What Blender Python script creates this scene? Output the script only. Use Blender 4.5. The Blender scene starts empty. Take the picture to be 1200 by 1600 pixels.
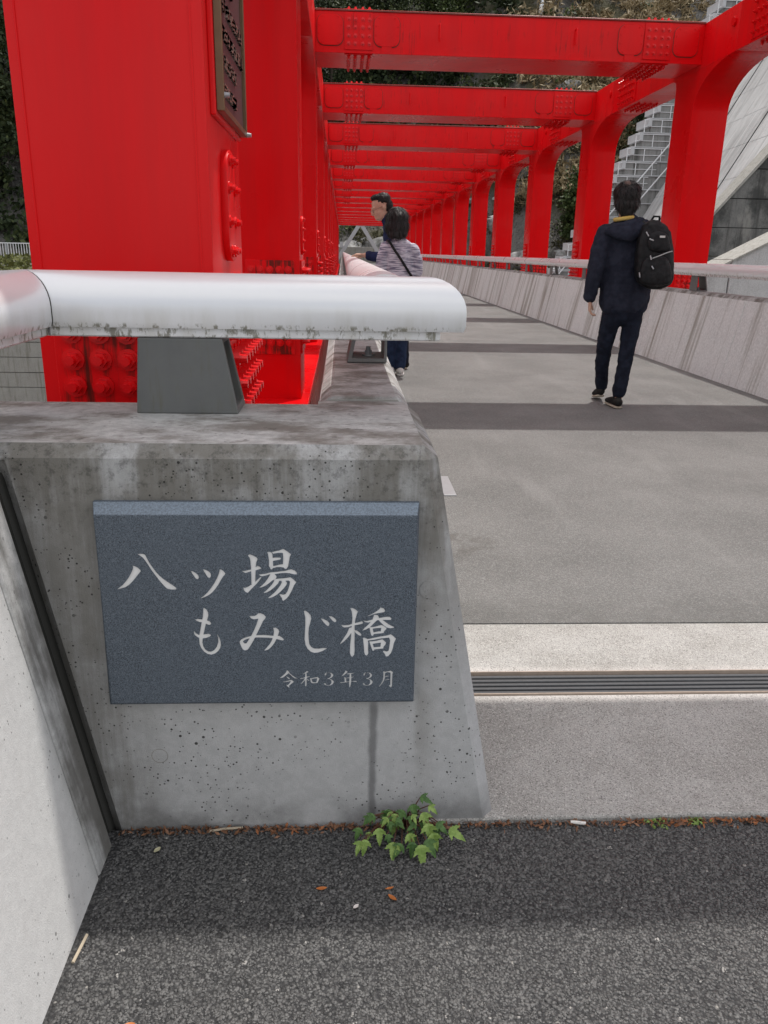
import bpy, bmesh, math, random
import numpy as np
from mathutils import Vector, Matrix, noise as mnoise
from mathutils.geometry import tessellate_polygon

scene = bpy.context.scene
COL = scene.collection
random.seed(7)
rng = np.random.default_rng(7)

# ------------------------------------------------------------------ camera
cam_data = bpy.data.cameras.new('camera')
cam_data.sensor_fit = 'VERTICAL'
cam_data.sensor_height = 36.0
cam_data.sensor_width = 27.0
cam_data.lens = 1250.0 / 1600.0 * 36.0
cam_data.clip_start = 0.05
cam_data.clip_end = 2000.0
cam = bpy.data.objects.new('camera', cam_data)
COL.objects.link(cam)
cam.matrix_world = Matrix((
    (0.998599, -0.002820, -0.052845, 0.0),
    (-0.049385, 0.309224, -0.949706, 0.0),
    (0.019020, 0.950985, 0.308652, 1.2),
    (0, 0, 0, 1)))
scene.camera = cam

# ------------------------------------------------------------------ light
SUN = Vector((0.25, 0.33, 1.0)).normalized()
world = bpy.data.worlds.new('World')
scene.world = world
world.use_nodes = True
wn = world.node_tree.nodes
sky = wn.new('ShaderNodeTexSky')
sky.sky_type = 'NISHITA'
sky.sun_disc = False
sky.sun_elevation = math.asin(SUN.z)
sky.sun_rotation = math.atan2(SUN.x, SUN.y)
sky.air_density = 1.0
sky.dust_density = 3.0
sky.ozone_density = 1.0
bgn = wn['Background']
wl = world.node_tree.links
# hazy spring sky; bright cloud, out of view, added to fill the shade
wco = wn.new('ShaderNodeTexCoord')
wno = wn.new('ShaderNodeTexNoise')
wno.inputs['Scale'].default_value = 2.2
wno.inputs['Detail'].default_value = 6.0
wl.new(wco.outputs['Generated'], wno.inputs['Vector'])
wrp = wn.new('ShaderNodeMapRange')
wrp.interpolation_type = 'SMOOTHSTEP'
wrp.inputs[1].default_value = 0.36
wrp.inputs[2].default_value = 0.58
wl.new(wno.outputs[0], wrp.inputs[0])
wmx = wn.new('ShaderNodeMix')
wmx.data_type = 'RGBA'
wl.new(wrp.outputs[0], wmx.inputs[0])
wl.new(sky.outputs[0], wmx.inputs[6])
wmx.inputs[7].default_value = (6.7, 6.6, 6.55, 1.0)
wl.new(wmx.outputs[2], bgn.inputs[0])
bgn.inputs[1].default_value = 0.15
sun_data = bpy.data.lights.new('sun', 'SUN')
sun_data.energy = 2.5
sun_data.angle = math.radians(0.6)
sun_data.color = (1.0, 0.965, 0.92)
sun = bpy.data.objects.new('sun', sun_data)
COL.objects.link(sun)
sun.rotation_euler = SUN.to_track_quat('Z', 'Y').to_euler()
scene.view_settings.view_transform = 'Standard'
scene.view_settings.look = 'None'
scene.view_settings.gamma = 1.0
scene.view_settings.use_curve_mapping = False
scene.view_settings.exposure = 0.34

# ------------------------------------------------------------------ material helpers
class NT:
    def __init__(s, name):
        s.mat = bpy.data.materials.new(name)
        s.mat.use_nodes = True
        s.t = s.mat.node_tree
        s.b = s.t.nodes['Principled BSDF']
        s._pos = None
    def node(s, typ, **kw):
        n = s.t.nodes.new(typ)
        for k, v in kw.items():
            setattr(n, k, v)
        return n
    def put(s, sock, v):
        if hasattr(v, 'is_linked') or isinstance(v, bpy.types.NodeSocket):
            s.t.links.new(v, sock)
        elif v is not None:
            if isinstance(v, (tuple, list)) and len(v) == 3 and sock.type == 'RGBA':
                v = (*v, 1.0)
            sock.default_value = v
    @property
    def pos(s):
        if s._pos is None:
            s._pos = s.node('ShaderNodeNewGeometry').outputs['Position']
        return s._pos
    @property
    def obj(s):
        return s.node('ShaderNodeTexCoord').outputs['Object']
    def scale(s, vec, sc, loc=(0, 0, 0)):
        n = s.node('ShaderNodeMapping')
        s.put(n.inputs['Vector'], vec)
        n.inputs['Scale'].default_value = sc
        n.inputs['Location'].default_value = loc
        return n.outputs[0]
    def noise(s, vec, scale, detail=4.0, rough=0.55, dist=0.0):
        n = s.node('ShaderNodeTexNoise')
        s.put(n.inputs['Vector'], vec)
        n.inputs['Scale'].default_value = scale
        n.inputs['Detail'].default_value = detail
        n.inputs['Roughness'].default_value = rough
        n.inputs['Distortion'].default_value = dist
        return n.outputs[0]
    def voro(s, vec, scale, feature='F1', out='Distance', rnd=1.0):
        n = s.node('ShaderNodeTexVoronoi', feature=feature)
        s.put(n.inputs['Vector'], vec)
        n.inputs['Scale'].default_value = scale
        n.inputs['Randomness'].default_value = rnd
        return n.outputs[out]
    def ramp(s, fac, stops, interp='LINEAR'):
        n = s.node('ShaderNodeValToRGB')
        s.put(n.inputs[0], fac)
        cr = n.color_ramp
        cr.interpolation = interp
        while len(cr.elements) < len(stops):
            cr.elements.new(0.5)
        for e, (p, c) in zip(cr.elements, stops):
            e.position = p
            e.color = (c, c, c, 1) if not isinstance(c, (tuple, list)) else (*c, 1)
        return n.outputs[0]
    def mix(s, fac, a, b, blend='MIX'):
        n = s.node('ShaderNodeMix', data_type='RGBA', blend_type=blend)
        s.put(n.inputs[0], fac)
        s.put(n.inputs[6], a)
        s.put(n.inputs[7], b)
        return n.outputs[2]
    def math(s, op, a, b=None, clamp=False):
        n = s.node('ShaderNodeMath', operation=op)
        n.use_clamp = clamp
        s.put(n.inputs[0], a)
        if b is not None:
            s.put(n.inputs[1], b)
        return n.outputs[0]
    def mapr(s, v, a, b, c=0.0, d=1.0, smooth=True):
        n = s.node('ShaderNodeMapRange')
        n.interpolation_type = 'SMOOTHSTEP' if smooth else 'LINEAR'
        s.put(n.inputs[0], v)
        for i, x in enumerate((a, b, c, d)):
            n.inputs[i + 1].default_value = x
        return n.outputs[0]
    def sep(s, vec):
        n = s.node('ShaderNodeSeparateXYZ')
        s.put(n.inputs[0], vec)
        return n.outputs
    def bump(s, h, strength=0.3, dist=0.01, prev=None):
        n = s.node('ShaderNodeBump')
        n.inputs['Strength'].default_value = strength
        n.inputs['Distance'].default_value = dist
        s.put(n.inputs['Height'], h)
        if prev is not None:
            s.put(n.inputs['Normal'], prev)
        return n.outputs[0]
    def done(s, color, rough=0.7, normal=None, metal=0.0, spec=0.5, **kw):
        s.put(s.b.inputs['Base Color'], color)
        s.put(s.b.inputs['Roughness'], rough)
        s.b.inputs['Metallic'].default_value = metal
        s.b.inputs['Specular IOR Level'].default_value = spec
        for k, v in kw.items():
            s.put(s.b.inputs[k.replace('_', ' ')], v)
        if normal is not None:
            s.put(s.b.inputs['Normal'], normal)
        return s.mat

def plain(name, col, rough=0.6, metal=0.0, spec=0.5, var=0.12, sc=30.0):
    m = NT(name)
    n = m.noise(m.pos, sc, 5)
    c = m.mix(n, tuple(x * (1 - var) for x in col), tuple(min(1, x * (1 + var)) for x in col))
    return m.done(c, rough, m.bump(n, 0.08, 0.004), metal, spec)

def mat_red(name, grime=0.0, gloss=0.30):
    m = NT(name)
    p = m.pos
    n1 = m.noise(p, 1.3, 4)
    base = m.mix(n1, (0.71, 0.0020, 0.0045), (0.78, 0.0032, 0.0065))
    wash = m.noise(m.scale(p, (5.5, 5.5, 0.5)), 1.0, 6, 0.65)
    base = m.mix(m.mapr(wash, 0.40, 0.66, 0.0, 0.30), base, (0.52, 0.010, 0.012))
    base = m.mix(m.mapr(m.noise(p, 0.7, 5, 0.6), 0.5, 0.72, 0.0, 0.10), base, (0.70, 0.10, 0.09))
    # chalky weathering specks
    sp = m.ramp(m.noise(p, 60, 3), [(0.70, 0.0), (0.80, 1.0)])
    base = m.mix(m.math('MULTIPLY', sp, 0.12), base, (0.45, 0.10, 0.09))
    if grime:
        st = m.noise(m.scale(p, (34, 34, 2.2)), 1.0, 5, 0.6)
        bl = m.noise(p, 5.0, 4)
        k = m.ramp(m.math('ADD', m.math('MULTIPLY', st, 0.62), m.math('MULTIPLY', bl, 0.42)),
                   [(0.485 if grime > 0.5 else 0.58, 0.0), (0.575 if grime > 0.5 else 0.70, 1.0)])
        base = m.mix(m.math('MULTIPLY', k, grime), base, (0.035, 0.016, 0.010))
    orange = m.noise(p, 260, 2)
    return m.done(base, m.mapr(n1, 0.3, 0.7, gloss - 0.05, gloss + 0.08), m.bump(orange, 0.05, 0.002), 0.0, 0.16)

def concrete(name, col_a, col_b, pits=0.0, stain=None, streak=0.0, streak_col=(0.10, 0.085, 0.06), rough=0.82, far=1.0, mottle=1.0, sx=1.0, hatch=0.3):
    m = NT(name)
    p = m.pos
    n1 = m.noise(p, 3.0, 6, 0.62)
    n2 = m.noise(p, 45.0, 5, 0.6)
    n3 = m.noise(p, 400.0, 2)
    c = m.mix(m.mapr(n1, 0.3, 0.7), col_a, col_b)
    c = m.mix(m.mapr(n2, 0.35, 0.68, 0.0, mottle), c, tuple(x * 1.16 for x in col_b))
    c = m.mix(m.math('MULTIPLY', m.mapr(n3, 0.4, 0.75), 0.35), c, tuple(x * 0.72 for x in col_a))
    h = m.math('ADD', m.math('MULTIPLY', n2, 0.5), m.math('MULTIPLY', n3, 0.35))
    if streak:
        sv = m.noise(m.scale(p, (7 * far * sx, 7 * far, 0.55 * far)), 1.0, 6, 0.62)
        sv2 = m.noise(m.scale(p, (28 * far * sx, 28 * far, 1.2 * far)), 1.0, 4, 0.6)
        k = m.math('ADD', m.math('MULTIPLY', sv, 1.0 - hatch), m.math('MULTIPLY', sv2, hatch))
        c = m.mix(m.math('MULTIPLY', m.mapr(k, 0.48, 0.64), streak), c, streak_col)
        c = m.mix(m.math('MULTIPLY', m.mapr(sv2, 0.60, 0.75), streak * 0.55), c, tuple(min(0.7, x * 1.5) for x in col_b))
    if stain is not None:
        c = stain(m, c, p)
    if pits:
        v = m.voro(p, 62.0)
        cell = m.voro(p, 62.0, out='Color')
        size = m.mapr(m.sep(cell)[0], 0.74, 1.0, 0.0, 0.24, smooth=False)
        pit = m.math('LESS_THAN', v, size)
        v2 = m.voro(m.scale(p, (1, 1, 1), (3.1, 1.7, 0.4)), 150.0)
        cell2 = m.voro(m.scale(p, (1, 1, 1), (3.1, 1.7, 0.4)), 150.0, out='Color')
        pit2 = m.math('LESS_THAN', v2, m.mapr(m.sep(cell2)[1], 0.80, 1.0, 0.0, 0.32, smooth=False))
        pit = m.math('MAXIMUM', pit, pit2)
        pit = m.math('MULTIPLY', pit, m.mapr(m.noise(p, 5.5, 3), 0.42, 0.56))
        c = m.mix(m.math('MULTIPLY', pit, pits), c, (0.025, 0.023, 0.021))
        h = m.math('SUBTRACT', h, m.math('MULTIPLY', pit, 1.6))
    return m.done(c, rough, m.bump(h, 0.35, 0.006), 0.0, 0.3)

# ------------------------------------------------------------------ mesh helpers
class MB:
    def __init__(s):
        s.v = []; s.f = []; s.mi = []
    def add(s, v, f, mi=0):
        o = len(s.v)
        s.v += [tuple(p) for p in v]
        s.f += [tuple(i + o for i in q) for q in f]
        s.mi += [mi] * len(f)
        return s
    def box(s, x0, x1, y0, y1, z0, z1, mi=0):
        v = [(x, y, z) for z in (z0, z1) for y in (y0, y1) for x in (x0, x1)]
        return s.add(v, [(0, 2, 3, 1), (4, 5, 7, 6), (0, 1, 5, 4), (2, 6, 7, 3), (0, 4, 6, 2), (1, 3, 7, 5)], mi)
    def prism(s, poly, axis, a0, a1, mi=0, poly1=None):
        n = len(poly)
        poly1 = poly1 or poly
        def P(q, a):
            if axis == 'x': return (a, q[0], q[1])
            if axis == 'y': return (q[0], a, q[1])
            return (q[0], q[1], a)
        v = [P(q, a0) for q in poly] + [P(q, a1) for q in poly1]
        f = [(i, (i + 1) % n, n + (i + 1) % n, n + i) for i in range(n)]
        tri = tessellate_polygon([[Vector((q[0], q[1], 0)) for q in poly]])
        f += [tuple(t) for t in tri] + [tuple(n + i for i in t[::-1]) for t in tri]
        return s.add(v, f, mi)
    def tube(s, pts, rad, n=10, caps=True, mi=0):
        pts = [Vector(p) for p in pts]
        if not isinstance(rad, (list, tuple)):
            rad = [rad] * len(pts)
        vs = []; fs = []
        ref = Vector((0.13, 0.21, 1))
        prev = None
        for i, p in enumerate(pts):
            d = (pts[min(i + 1, len(pts) - 1)] - pts[max(i - 1, 0)]).normalized()
            u = d.cross(ref if abs(d.dot(ref.normalized())) < 0.95 else Vector((1, 0.1, 0))).normalized()
            if prev is not None:
                u = (prev - d * prev.dot(d)).normalized()
            prev = u
            w = d.cross(u)
            for k in range(n):
                a = 2 * math.pi * k / n
                vs.append(p + (u * math.cos(a) + w * math.sin(a)) * rad[i])
        for i in range(len(pts) - 1):
            for k in range(n):
                fs.append((i * n + k, i * n + (k + 1) % n, (i + 1) * n + (k + 1) % n, (i + 1) * n + k))
        if caps:
            fs.append(tuple(range(n))[::-1])
            fs.append(tuple((len(pts) - 1) * n + k for k in range(n)))
        return s.add(vs, fs, mi)
    def ball(s, c, r, nu=10, nv=7, mi=0):
        if not isinstance(r, (list, tuple)): r = (r, r, r)
        vs = [(c[0], c[1], c[2] - r[2])]
        for j in range(1, nv):
            t = -math.pi / 2 + math.pi * j / nv
            for i in range(nu):
                a = 2 * math.pi * i / nu
                vs.append((c[0] + r[0] * math.cos(t) * math.cos(a), c[1] + r[1] * math.cos(t) * math.sin(a), c[2] + r[2] * math.sin(t)))
        vs.append((c[0], c[1], c[2] + r[2]))
        fs = []
        for i in range(nu):
            fs.append((0, 1 + (i + 1) % nu, 1 + i))
        for j in range(nv - 2):
            for i in range(nu):
                a = 1 + j * nu
                fs.append((a + i, a + (i + 1) % nu, a + nu + (i + 1) % nu, a + nu + i))
        a = 1 + (nv - 2) * nu
        for i in range(nu):
            fs.append((a + i, a + (i + 1) % nu, len(vs) - 1))
        return s.add(vs, fs, mi)
    def mesh(s, name, mats, smooth=None, bevel=None, seg=2):
        me = bpy.data.meshes.new(name)
        me.from_pydata(s.v, [], s.f)
        if not isinstance(mats, (list, tuple)): mats = [mats]
        for m in mats: me.materials.append(m)
        if len(mats) > 1:
            me.polygons.foreach_set('material_index', s.mi)
        bm = bmesh.new(); bm.from_mesh(me)
        bmesh.ops.recalc_face_normals(bm, faces=bm.faces)
        if bevel:
            ed = [e for e in bm.edges if len(e.link_faces) == 2 and e.calc_face_angle(0) > 0.6]
            bmesh.ops.bevel(bm, geom=ed, offset=bevel, segments=seg, profile=0.5, affect='EDGES', clamp_overlap=True)
        bm.to_mesh(me); bm.free()
        if smooth is not None:
            me.polygons.foreach_set('use_smooth', [True] * len(me.polygons))
            if smooth < 180:
                me.set_sharp_from_angle(angle=math.radians(smooth))
        me.update()
        return me
    def build(s, name, mats, parent=None, smooth=None, bevel=None, seg=2):
        return link(name, s.mesh(name, mats, smooth, bevel, seg), parent)

def link(name, me, parent=None, loc=None):
    o = bpy.data.objects.new(name, me)
    COL.objects.link(o)
    if parent is not None: o.parent = parent
    if loc is not None: o.location = loc
    return o

def tag(o, label=None, cat=None, group=None, kind=None):
    if label: o['label'] = label
    if cat: o['category'] = cat
    if group: o['group'] = group
    if kind: o['kind'] = kind
    return o

def thing(name, label, cat, loc=(0, 0, 0), group=None):
    """an Empty at the base of a thing; children are given in world coordinates"""
    o = bpy.data.objects.new(name, None)
    o.empty_display_size = 0.2
    COL.objects.link(o)
    o.location = loc
    return tag(o, label, cat, group)

def part(o, root):
    """parent keeping world coordinates when the root stands away from the origin"""
    o.parent = root
    o.matrix_parent_inverse = Matrix.Translation(-Vector(root.location))
    return o

def smoothstep(a, b, x):
    t = min(1, max(0, (x - a) / (b - a)))
    return t * t * (3 - 2 * t)

def quads_mesh(name, mat, cen, size, nrm_bias=(0, 0, 0.4), aspect=1.7):
    """leaf-sized quads spread on the given centres"""
    n = len(cen)
    nr = rng.normal(size=(n, 3)) + np.array(nrm_bias)
    nr /= np.linalg.norm(nr, axis=1)[:, None]
    a = np.cross(nr, rng.normal(size=(n, 3)))
    a /= np.linalg.norm(a, axis=1)[:, None]
    b = np.cross(nr, a)
    s = (np.asarray(size) * rng.uniform(0.6, 1.35, n))[:, None]
    a *= s * aspect * 0.5; b *= s * 0.5
    v = np.empty((n, 4, 3))
    v[:, 0] = cen - a; v[:, 1] = cen - b * 0.9 + nr * s * 0.1; v[:, 2] = cen + a; v[:, 3] = cen + b
    me = bpy.data.meshes.new(name)
    me.vertices.add(4 * n); me.loops.add(4 * n); me.polygons.add(n)
    me.vertices.foreach_set('co', v.reshape(-1))
    me.loops.foreach_set('vertex_index', np.arange(4 * n, dtype=np.int32))
    me.polygons.foreach_set('loop_start', np.arange(0, 4 * n, 4, dtype=np.int32))
    me.update(calc_edges=True)
    me.materials.append(mat)
    return me

# ------------------------------------------------------------------ materials
RED = mat_red('red_paint')
RED_GRIMY = mat_red('red_paint_grimy', grime=0.85)
RED_STREAK = mat_red('red_paint_streaked', grime=0.45)
DIRT_SHADOW_EDGE = plain('dirt_and_shadow_edge', (0.13, 0.045, 0.032), 0.7, var=0.4, sc=40)

def block_stain(m, c, p):
    x, y, z = m.sep(p)
    v = m.noise(m.scale(p, (15, 15, 0.9)), 1.0, 7, 0.68)
    b = m.noise(p, 6.0, 5, 0.6)
    up = m.mapr(z, 0.22, 0.80)
    left = m.mapr(x, -0.36, -0.47)
    w = m.math('MAXIMUM', up, m.math('MULTIPLY', left, 0.85))
    k = m.math('ADD', m.math('MULTIPLY', v, 0.55), m.math('MULTIPLY', b, 0.45))
    k = m.math('MULTIPLY', m.mapr(k, 0.34, 0.57, 0.12, 1.0), w)
    c = m.mix(m.math('MULTIPLY', k, 0.80), c, (0.115, 0.104, 0.080))
    rs = m.math('MULTIPLY', m.mapr(x, 0.150, 0.165), m.mapr(x, 0.215, 0.170))
    c = m.mix(m.math('MULTIPLY', m.math('MULTIPLY', rs, m.mapr(b, 0.38, 0.6)), 0.32), c, (0.14, 0.125, 0.10))
    # black lichen blotches high on the block
    bl = m.math('MULTIPLY', m.ramp(m.noise(p, 52, 7, 0.75), [(0.50, 0.0), (0.62, 1.0)]), m.mapr(z, 0.62, 0.82))
    c = m.mix(m.math('MULTIPLY', bl, 0.45), c, (0.025, 0.024, 0.022))
    # drip line under the nameplate
    wob = m.math('MULTIPLY', m.math('SUBTRACT', m.noise(p, 24, 3), 0.5), 0.012)
    d = m.math('ABSOLUTE', m.math('ADD', m.math('SUBTRACT', x, 0.068), wob))
    drip = m.math('MULTIPLY', m.mapr(d, 0.013, 0.003), m.mapr(z, 0.33, 0.28))
    c = m.mix(m.math('MULTIPLY', drip, 0.62), c, (0.075, 0.075, 0.078))
    low = m.math('MULTIPLY', m.mapr(z, 0.10, 0.0), m.mapr(b, 0.35, 0.62))
    return m.mix(m.math('MULTIPLY', low, 0.6), c, (0.07, 0.07, 0.065))
BLOCK = concrete('block_concrete', (0.43, 0.435, 0.435), (0.49, 0.495, 0.495), mottle=0.5, pits=0.9, stain=block_stain)

def top_stain(m, c, p):
    n = m.noise(m.scale(p, (4.5, 6.5, 4)), 1.0, 7, 0.68)
    k = m.mapr(n, 0.42, 0.62)
    c = m.mix(m.math('MULTIPLY', k, 0.8), c, (0.125, 0.108, 0.088))
    n2 = m.noise(p, 38, 5, 0.7)
    return m.mix(m.math('MULTIPLY', m.mapr(n2, 0.58, 0.68), 0.5), c, (0.06, 0.055, 0.05))
TOPCON = concrete('weathered_top_concrete', (0.36, 0.355, 0.345), (0.44, 0.435, 0.42), pits=0.3, stain=top_stain)

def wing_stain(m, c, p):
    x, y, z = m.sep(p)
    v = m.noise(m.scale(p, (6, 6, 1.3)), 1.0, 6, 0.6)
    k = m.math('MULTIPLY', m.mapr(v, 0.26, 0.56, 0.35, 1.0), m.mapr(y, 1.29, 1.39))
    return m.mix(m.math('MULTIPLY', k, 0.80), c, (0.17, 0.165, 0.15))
WING = concrete('pale_wall_concrete', (0.585, 0.585, 0.57), (0.625, 0.625, 0.61), mottle=0.45, pits=0.6, stain=wing_stain)
def grey_streaks(m, c, p):
    v = m.noise(m.scale(p, (0.3, 11, 1.0)), 1.0, 7, 0.66)
    b = m.noise(p, 7.0, 5, 0.6)
    k = m.mapr(m.math('ADD', m.math('MULTIPLY', v, 0.65), m.math('MULTIPLY', b, 0.35)), 0.40, 0.58)
    return m.mix(m.math('MULTIPLY', k, 0.85), c, (0.105, 0.10, 0.088))
WING_END = concrete('stained_wall_end_concrete', (0.36, 0.36, 0.35), (0.46, 0.46, 0.45), pits=0.3, stain=grey_streaks)
PARAPET = concrete('parapet_concrete', (0.58, 0.58, 0.565), (0.66, 0.66, 0.645), streak=0.85, streak_col=(0.25, 0.225, 0.185), far=0.55, sx=0.02, hatch=0.25)
DAMCON = concrete('dam_concrete', (0.40, 0.40, 0.395), (0.52, 0.52, 0.515), streak=0.35, streak_col=(0.22, 0.22, 0.21))
def black_blotch(m, c, p):
    k = m.mapr(m.noise(m.scale(p, (0.55, 0.55, 0.40)), 1.0, 8, 0.72), 0.42, 0.60)
    c = m.mix(m.math('MULTIPLY', k, 0.8), c, (0.042, 0.044, 0.042))
    k2 = m.mapr(m.noise(m.scale(p, (0.9, 0.9, 0.35), (5, 2, 1)), 1.0, 6, 0.7), 0.56, 0.70)
    return m.mix(m.math('MULTIPLY', k2, 0.6), c, (0.30, 0.295, 0.27))
DARKCON = concrete('blackened_concrete', (0.13, 0.13, 0.125), (0.20, 0.20, 0.19), streak=0.8, streak_col=(0.04, 0.04, 0.038), far=0.22, stain=black_blotch)
OLDCON = concrete('old_retaining_concrete', (0.26, 0.255, 0.235), (0.36, 0.35, 0.32), streak=0.5, streak_col=(0.13, 0.12, 0.08))

def mat_near_asphalt():
    m = NT('dark_asphalt')
    p = m.pos
    v = m.voro(p, 150.0)
    col = m.sep(m.voro(p, 150.0, out='Color'))
    v2 = m.voro(p, 330.0)
    n = m.noise(p, 5.0, 5)
    c = m.mix(m.mapr(col[0], 0.15, 0.95), (0.050, 0.050, 0.050), (0.110, 0.109, 0.106))
    c = m.mix(m.math('MULTIPLY', m.math('GREATER_THAN', col[1], 0.994), 0.7), c, (0.50, 0.48, 0.44))
    c = m.mix(m.mapr(n, 0.35, 0.7, 0.0, 0.45), c, (0.09, 0.088, 0.085))
    gap = m.mapr(v, 0.48, 0.72)
    c = m.mix(m.math('MULTIPLY', gap, 0.82), c, (0.016, 0.016, 0.017))
    h = m.math('SUBTRACT', m.math('MULTIPLY', m.mapr(col[2], 0, 1, 0.7, 1.0), m.mapr(v, 0.75, 0.1)), m.math('MULTIPLY', v2, 0.25))
    return m.done(c, 0.72, m.bump(h, 0.95, 0.005), 0.0, 0.4)
ASPHALT_DARK = mat_near_asphalt()

def mat_deck_asphalt():
    m = NT('grey_deck_asphalt')
    p = m.pos
    v = m.voro(p, 210.0)
    col = m.sep(m.voro(p, 210.0, out='Color'))
    n = m.noise(p, 1.6, 6, 0.6)
    c = m.mix(m.mapr(n, 0.3, 0.7), (0.150, 0.150, 0.144), (0.210, 0.208, 0.200))
    c = m.mix(m.mapr(col[0], 0.45, 1.0, 0.0, 0.6), c, (0.33, 0.325, 0.31))
    c = m.mix(m.math('MULTIPLY', m.mapr(v, 0.45, 0.72), 0.45), c, (0.085, 0.08, 0.078))
    c = m.mix(m.math('MULTIPLY', m.mapr(m.noise(p, 0.55, 6, 0.68), 0.52, 0.66), 0.32), c, (0.12, 0.117, 0.112))
    c = m.mix(m.math('MULTIPLY', m.mapr(m.noise(m.scale(p, (2.2, 0.35, 1)), 1.0, 6, 0.65), 0.54, 0.70), 0.28), c, (0.30, 0.295, 0.285))
    x, y, z = m.sep(p)
    raw = m.math('MULTIPLY', m.mapr(y, 2.75, 2.46), m.mapr(m.noise(p, 14, 4), 0.25, 0.6))
    c = m.mix(m.math('MULTIPLY', raw, 0.45), c, (0.12, 0.118, 0.11))
    wet = m.math('MULTIPLY', m.mapr(m.math('ABSOLUTE', m.math('SUBTRACT', y, 3.25)), 0.28, 0.08), m.mapr(x, 0.85, 0.5))
    c = m.mix(m.math('MULTIPLY', m.math('MULTIPLY', wet, m.mapr(m.noise(p, 9, 5, 0.65), 0.48, 0.58)), 0.5), c, (0.10, 0.092, 0.082))
    return m.done(c, 0.85, m.bump(m.mapr(v, 0.8, 0.1), 0.6, 0.004), 0.0, 0.3)
ASPHALT_DECK = mat_deck_asphalt()

def mat_slab():
    m = NT('washed_concrete_slab')
    p = m.pos
    x, y, z = m.sep(p)
    n = m.noise(p, 4.0, 6, 0.65)
    g = m.noise(p, 260.0, 4, 0.75)
    s = m.voro(p, 300.0)
    c = m.mix(m.mapr(n, 0.32, 0.66), (0.34, 0.332, 0.308), (0.44, 0.432, 0.41))
    c = m.mix(m.mapr(g, 0.47, 0.64, 0.0, 0.5), c, (0.20, 0.19, 0.18))
    c = m.mix(m.math('MULTIPLY', m.mapr(g, 0.46, 0.34), 0.5), c, (0.62, 0.60, 0.57))
    edge = m.mapr(m.math('ABSOLUTE', m.math('SUBTRACT', y, 2.06)), 0.12, 0.07)
    c = m.mix(m.math('MULTIPLY', edge, m.mapr(n, 0.2, 0.7, 0.2, 0.9)), c, (0.55, 0.52, 0.49))
    grn = m.sep(m.voro(p, 380.0, out='Color'))
    c = m.mix(m.mapr(grn[0], 0.70, 1.0, 0.0, 0.75), c, (0.115, 0.11, 0.105))
    c = m.mix(m.mapr(grn[1], 0.78, 1.0, 0.0, 0.7), c, (0.66, 0.64, 0.60))
    moss = m.math('MULTIPLY', m.mapr(m.noise(p, 5, 7, 0.7), 0.50, 0.68), 0.22)
    c = m.mix(moss, c, (0.20, 0.185, 0.16))
    return m.done(c, 0.85, m.bump(g, 0.5, 0.004), 0.0, 0.3)
SLAB = mat_slab()

def mat_granite():
    m = NT('blue_grey_granite')
    p = m.pos
    a = m.noise(p, 480.0, 3, 0.65)
    b = m.voro(p, 560.0, out='Color')
    n = m.noise(p, 12, 4)
    c = m.mix(m.mapr(a, 0.36, 0.66), (0.038, 0.050, 0.066), (0.150, 0.182, 0.218))
    c = m.mix(m.mapr(m.sep(b)[0], 0.55, 1.0, 0.0, 0.5), c, (0.21, 0.24, 0.28))
    c = m.mix(m.mapr(m.sep(b)[1], 0.75, 1.0, 0.0, 0.7), c, (0.025, 0.03, 0.038))
    c = m.mix(m.mapr(n, 0.35, 0.7, 0.0, 0.25), c, (0.11, 0.135, 0.165))
    return m.done(c, 0.62, m.bump(a, 0.12, 0.001), 0.0, 0.4)
GRANITE = mat_granite()
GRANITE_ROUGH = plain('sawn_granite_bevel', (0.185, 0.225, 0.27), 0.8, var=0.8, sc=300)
INLAY = plain('white_carved_lettering', (0.80, 0.80, 0.79), 0.75, var=0.05, sc=200)

def mat_rail():
    m = NT('silver_rail_paint')
    p = m.pos
    n = m.noise(p, 60, 4)
    c = m.mix(n, (0.765, 0.77, 0.78), (0.785, 0.79, 0.80))
    x, y, z = m.sep(p)
    # algae line along the lower lip of the rail
    al = m.math('MULTIPLY', m.mapr(z, 1.049, 1.040), m.ramp(m.noise(m.scale(p, (55, 55, 22)), 1.0, 5, 0.7), [(0.52, 0.0), (0.60, 1.0)]))
    c = m.mix(m.math('MULTIPLY', al, 0.75), c, (0.10, 0.088, 0.035))
    film = m.math('MULTIPLY', m.mapr(z, 1.10, 1.045), m.mapr(m.noise(m.scale(p, (25, 25, 5)), 1.0, 4), 0.4, 0.7))
    c = m.mix(m.math('MULTIPLY', film, 0.22), c, (0.36, 0.33, 0.22))
    return m.done(c, m.mapr(m.noise(p, 3.0, 2), 0.3, 0.7, 0.27, 0.34), None, 0.25, 0.55)
RAIL = mat_rail()

def mat_bracket():
    m = NT('grey_cast_bracket')
    p = m.pos
    n = m.noise(p, 22, 5)
    c = m.mix(n, (0.125, 0.13, 0.13), (0.165, 0.17, 0.165))
    d = m.mapr(m.noise(m.scale(p, (60, 60, 7)), 1.0, 5, 0.65), 0.52, 0.72)
    c = m.mix(m.math('MULTIPLY', d, 0.4), c, (0.12, 0.115, 0.06))
    return m.done(c, 0.5, m.bump(m.noise(p, 300, 2), 0.06, 0.001), 0.25, 0.45)
BRACKET = mat_bracket()
GALV = plain('galvanised_steel', (0.34, 0.35, 0.36), 0.5, 0.5)
GREY_STEEL = plain('grey_painted_steel', (0.46, 0.47, 0.48), 0.5, 0.1)
WHITE_STEEL = plain('white_painted_steel', (0.78, 0.79, 0.80), 0.5)
RUBBER = plain('dusty_black_rubber', (0.070, 0.073, 0.077), 0.75, var=0.3, sc=90)
DARKGAP = plain('groove_dirt', (0.02, 0.02, 0.02), 0.95)
TANSTEEL = plain('rusty_edge_angle', (0.36, 0.29, 0.235), 0.8, var=0.25, sc=60)
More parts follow.
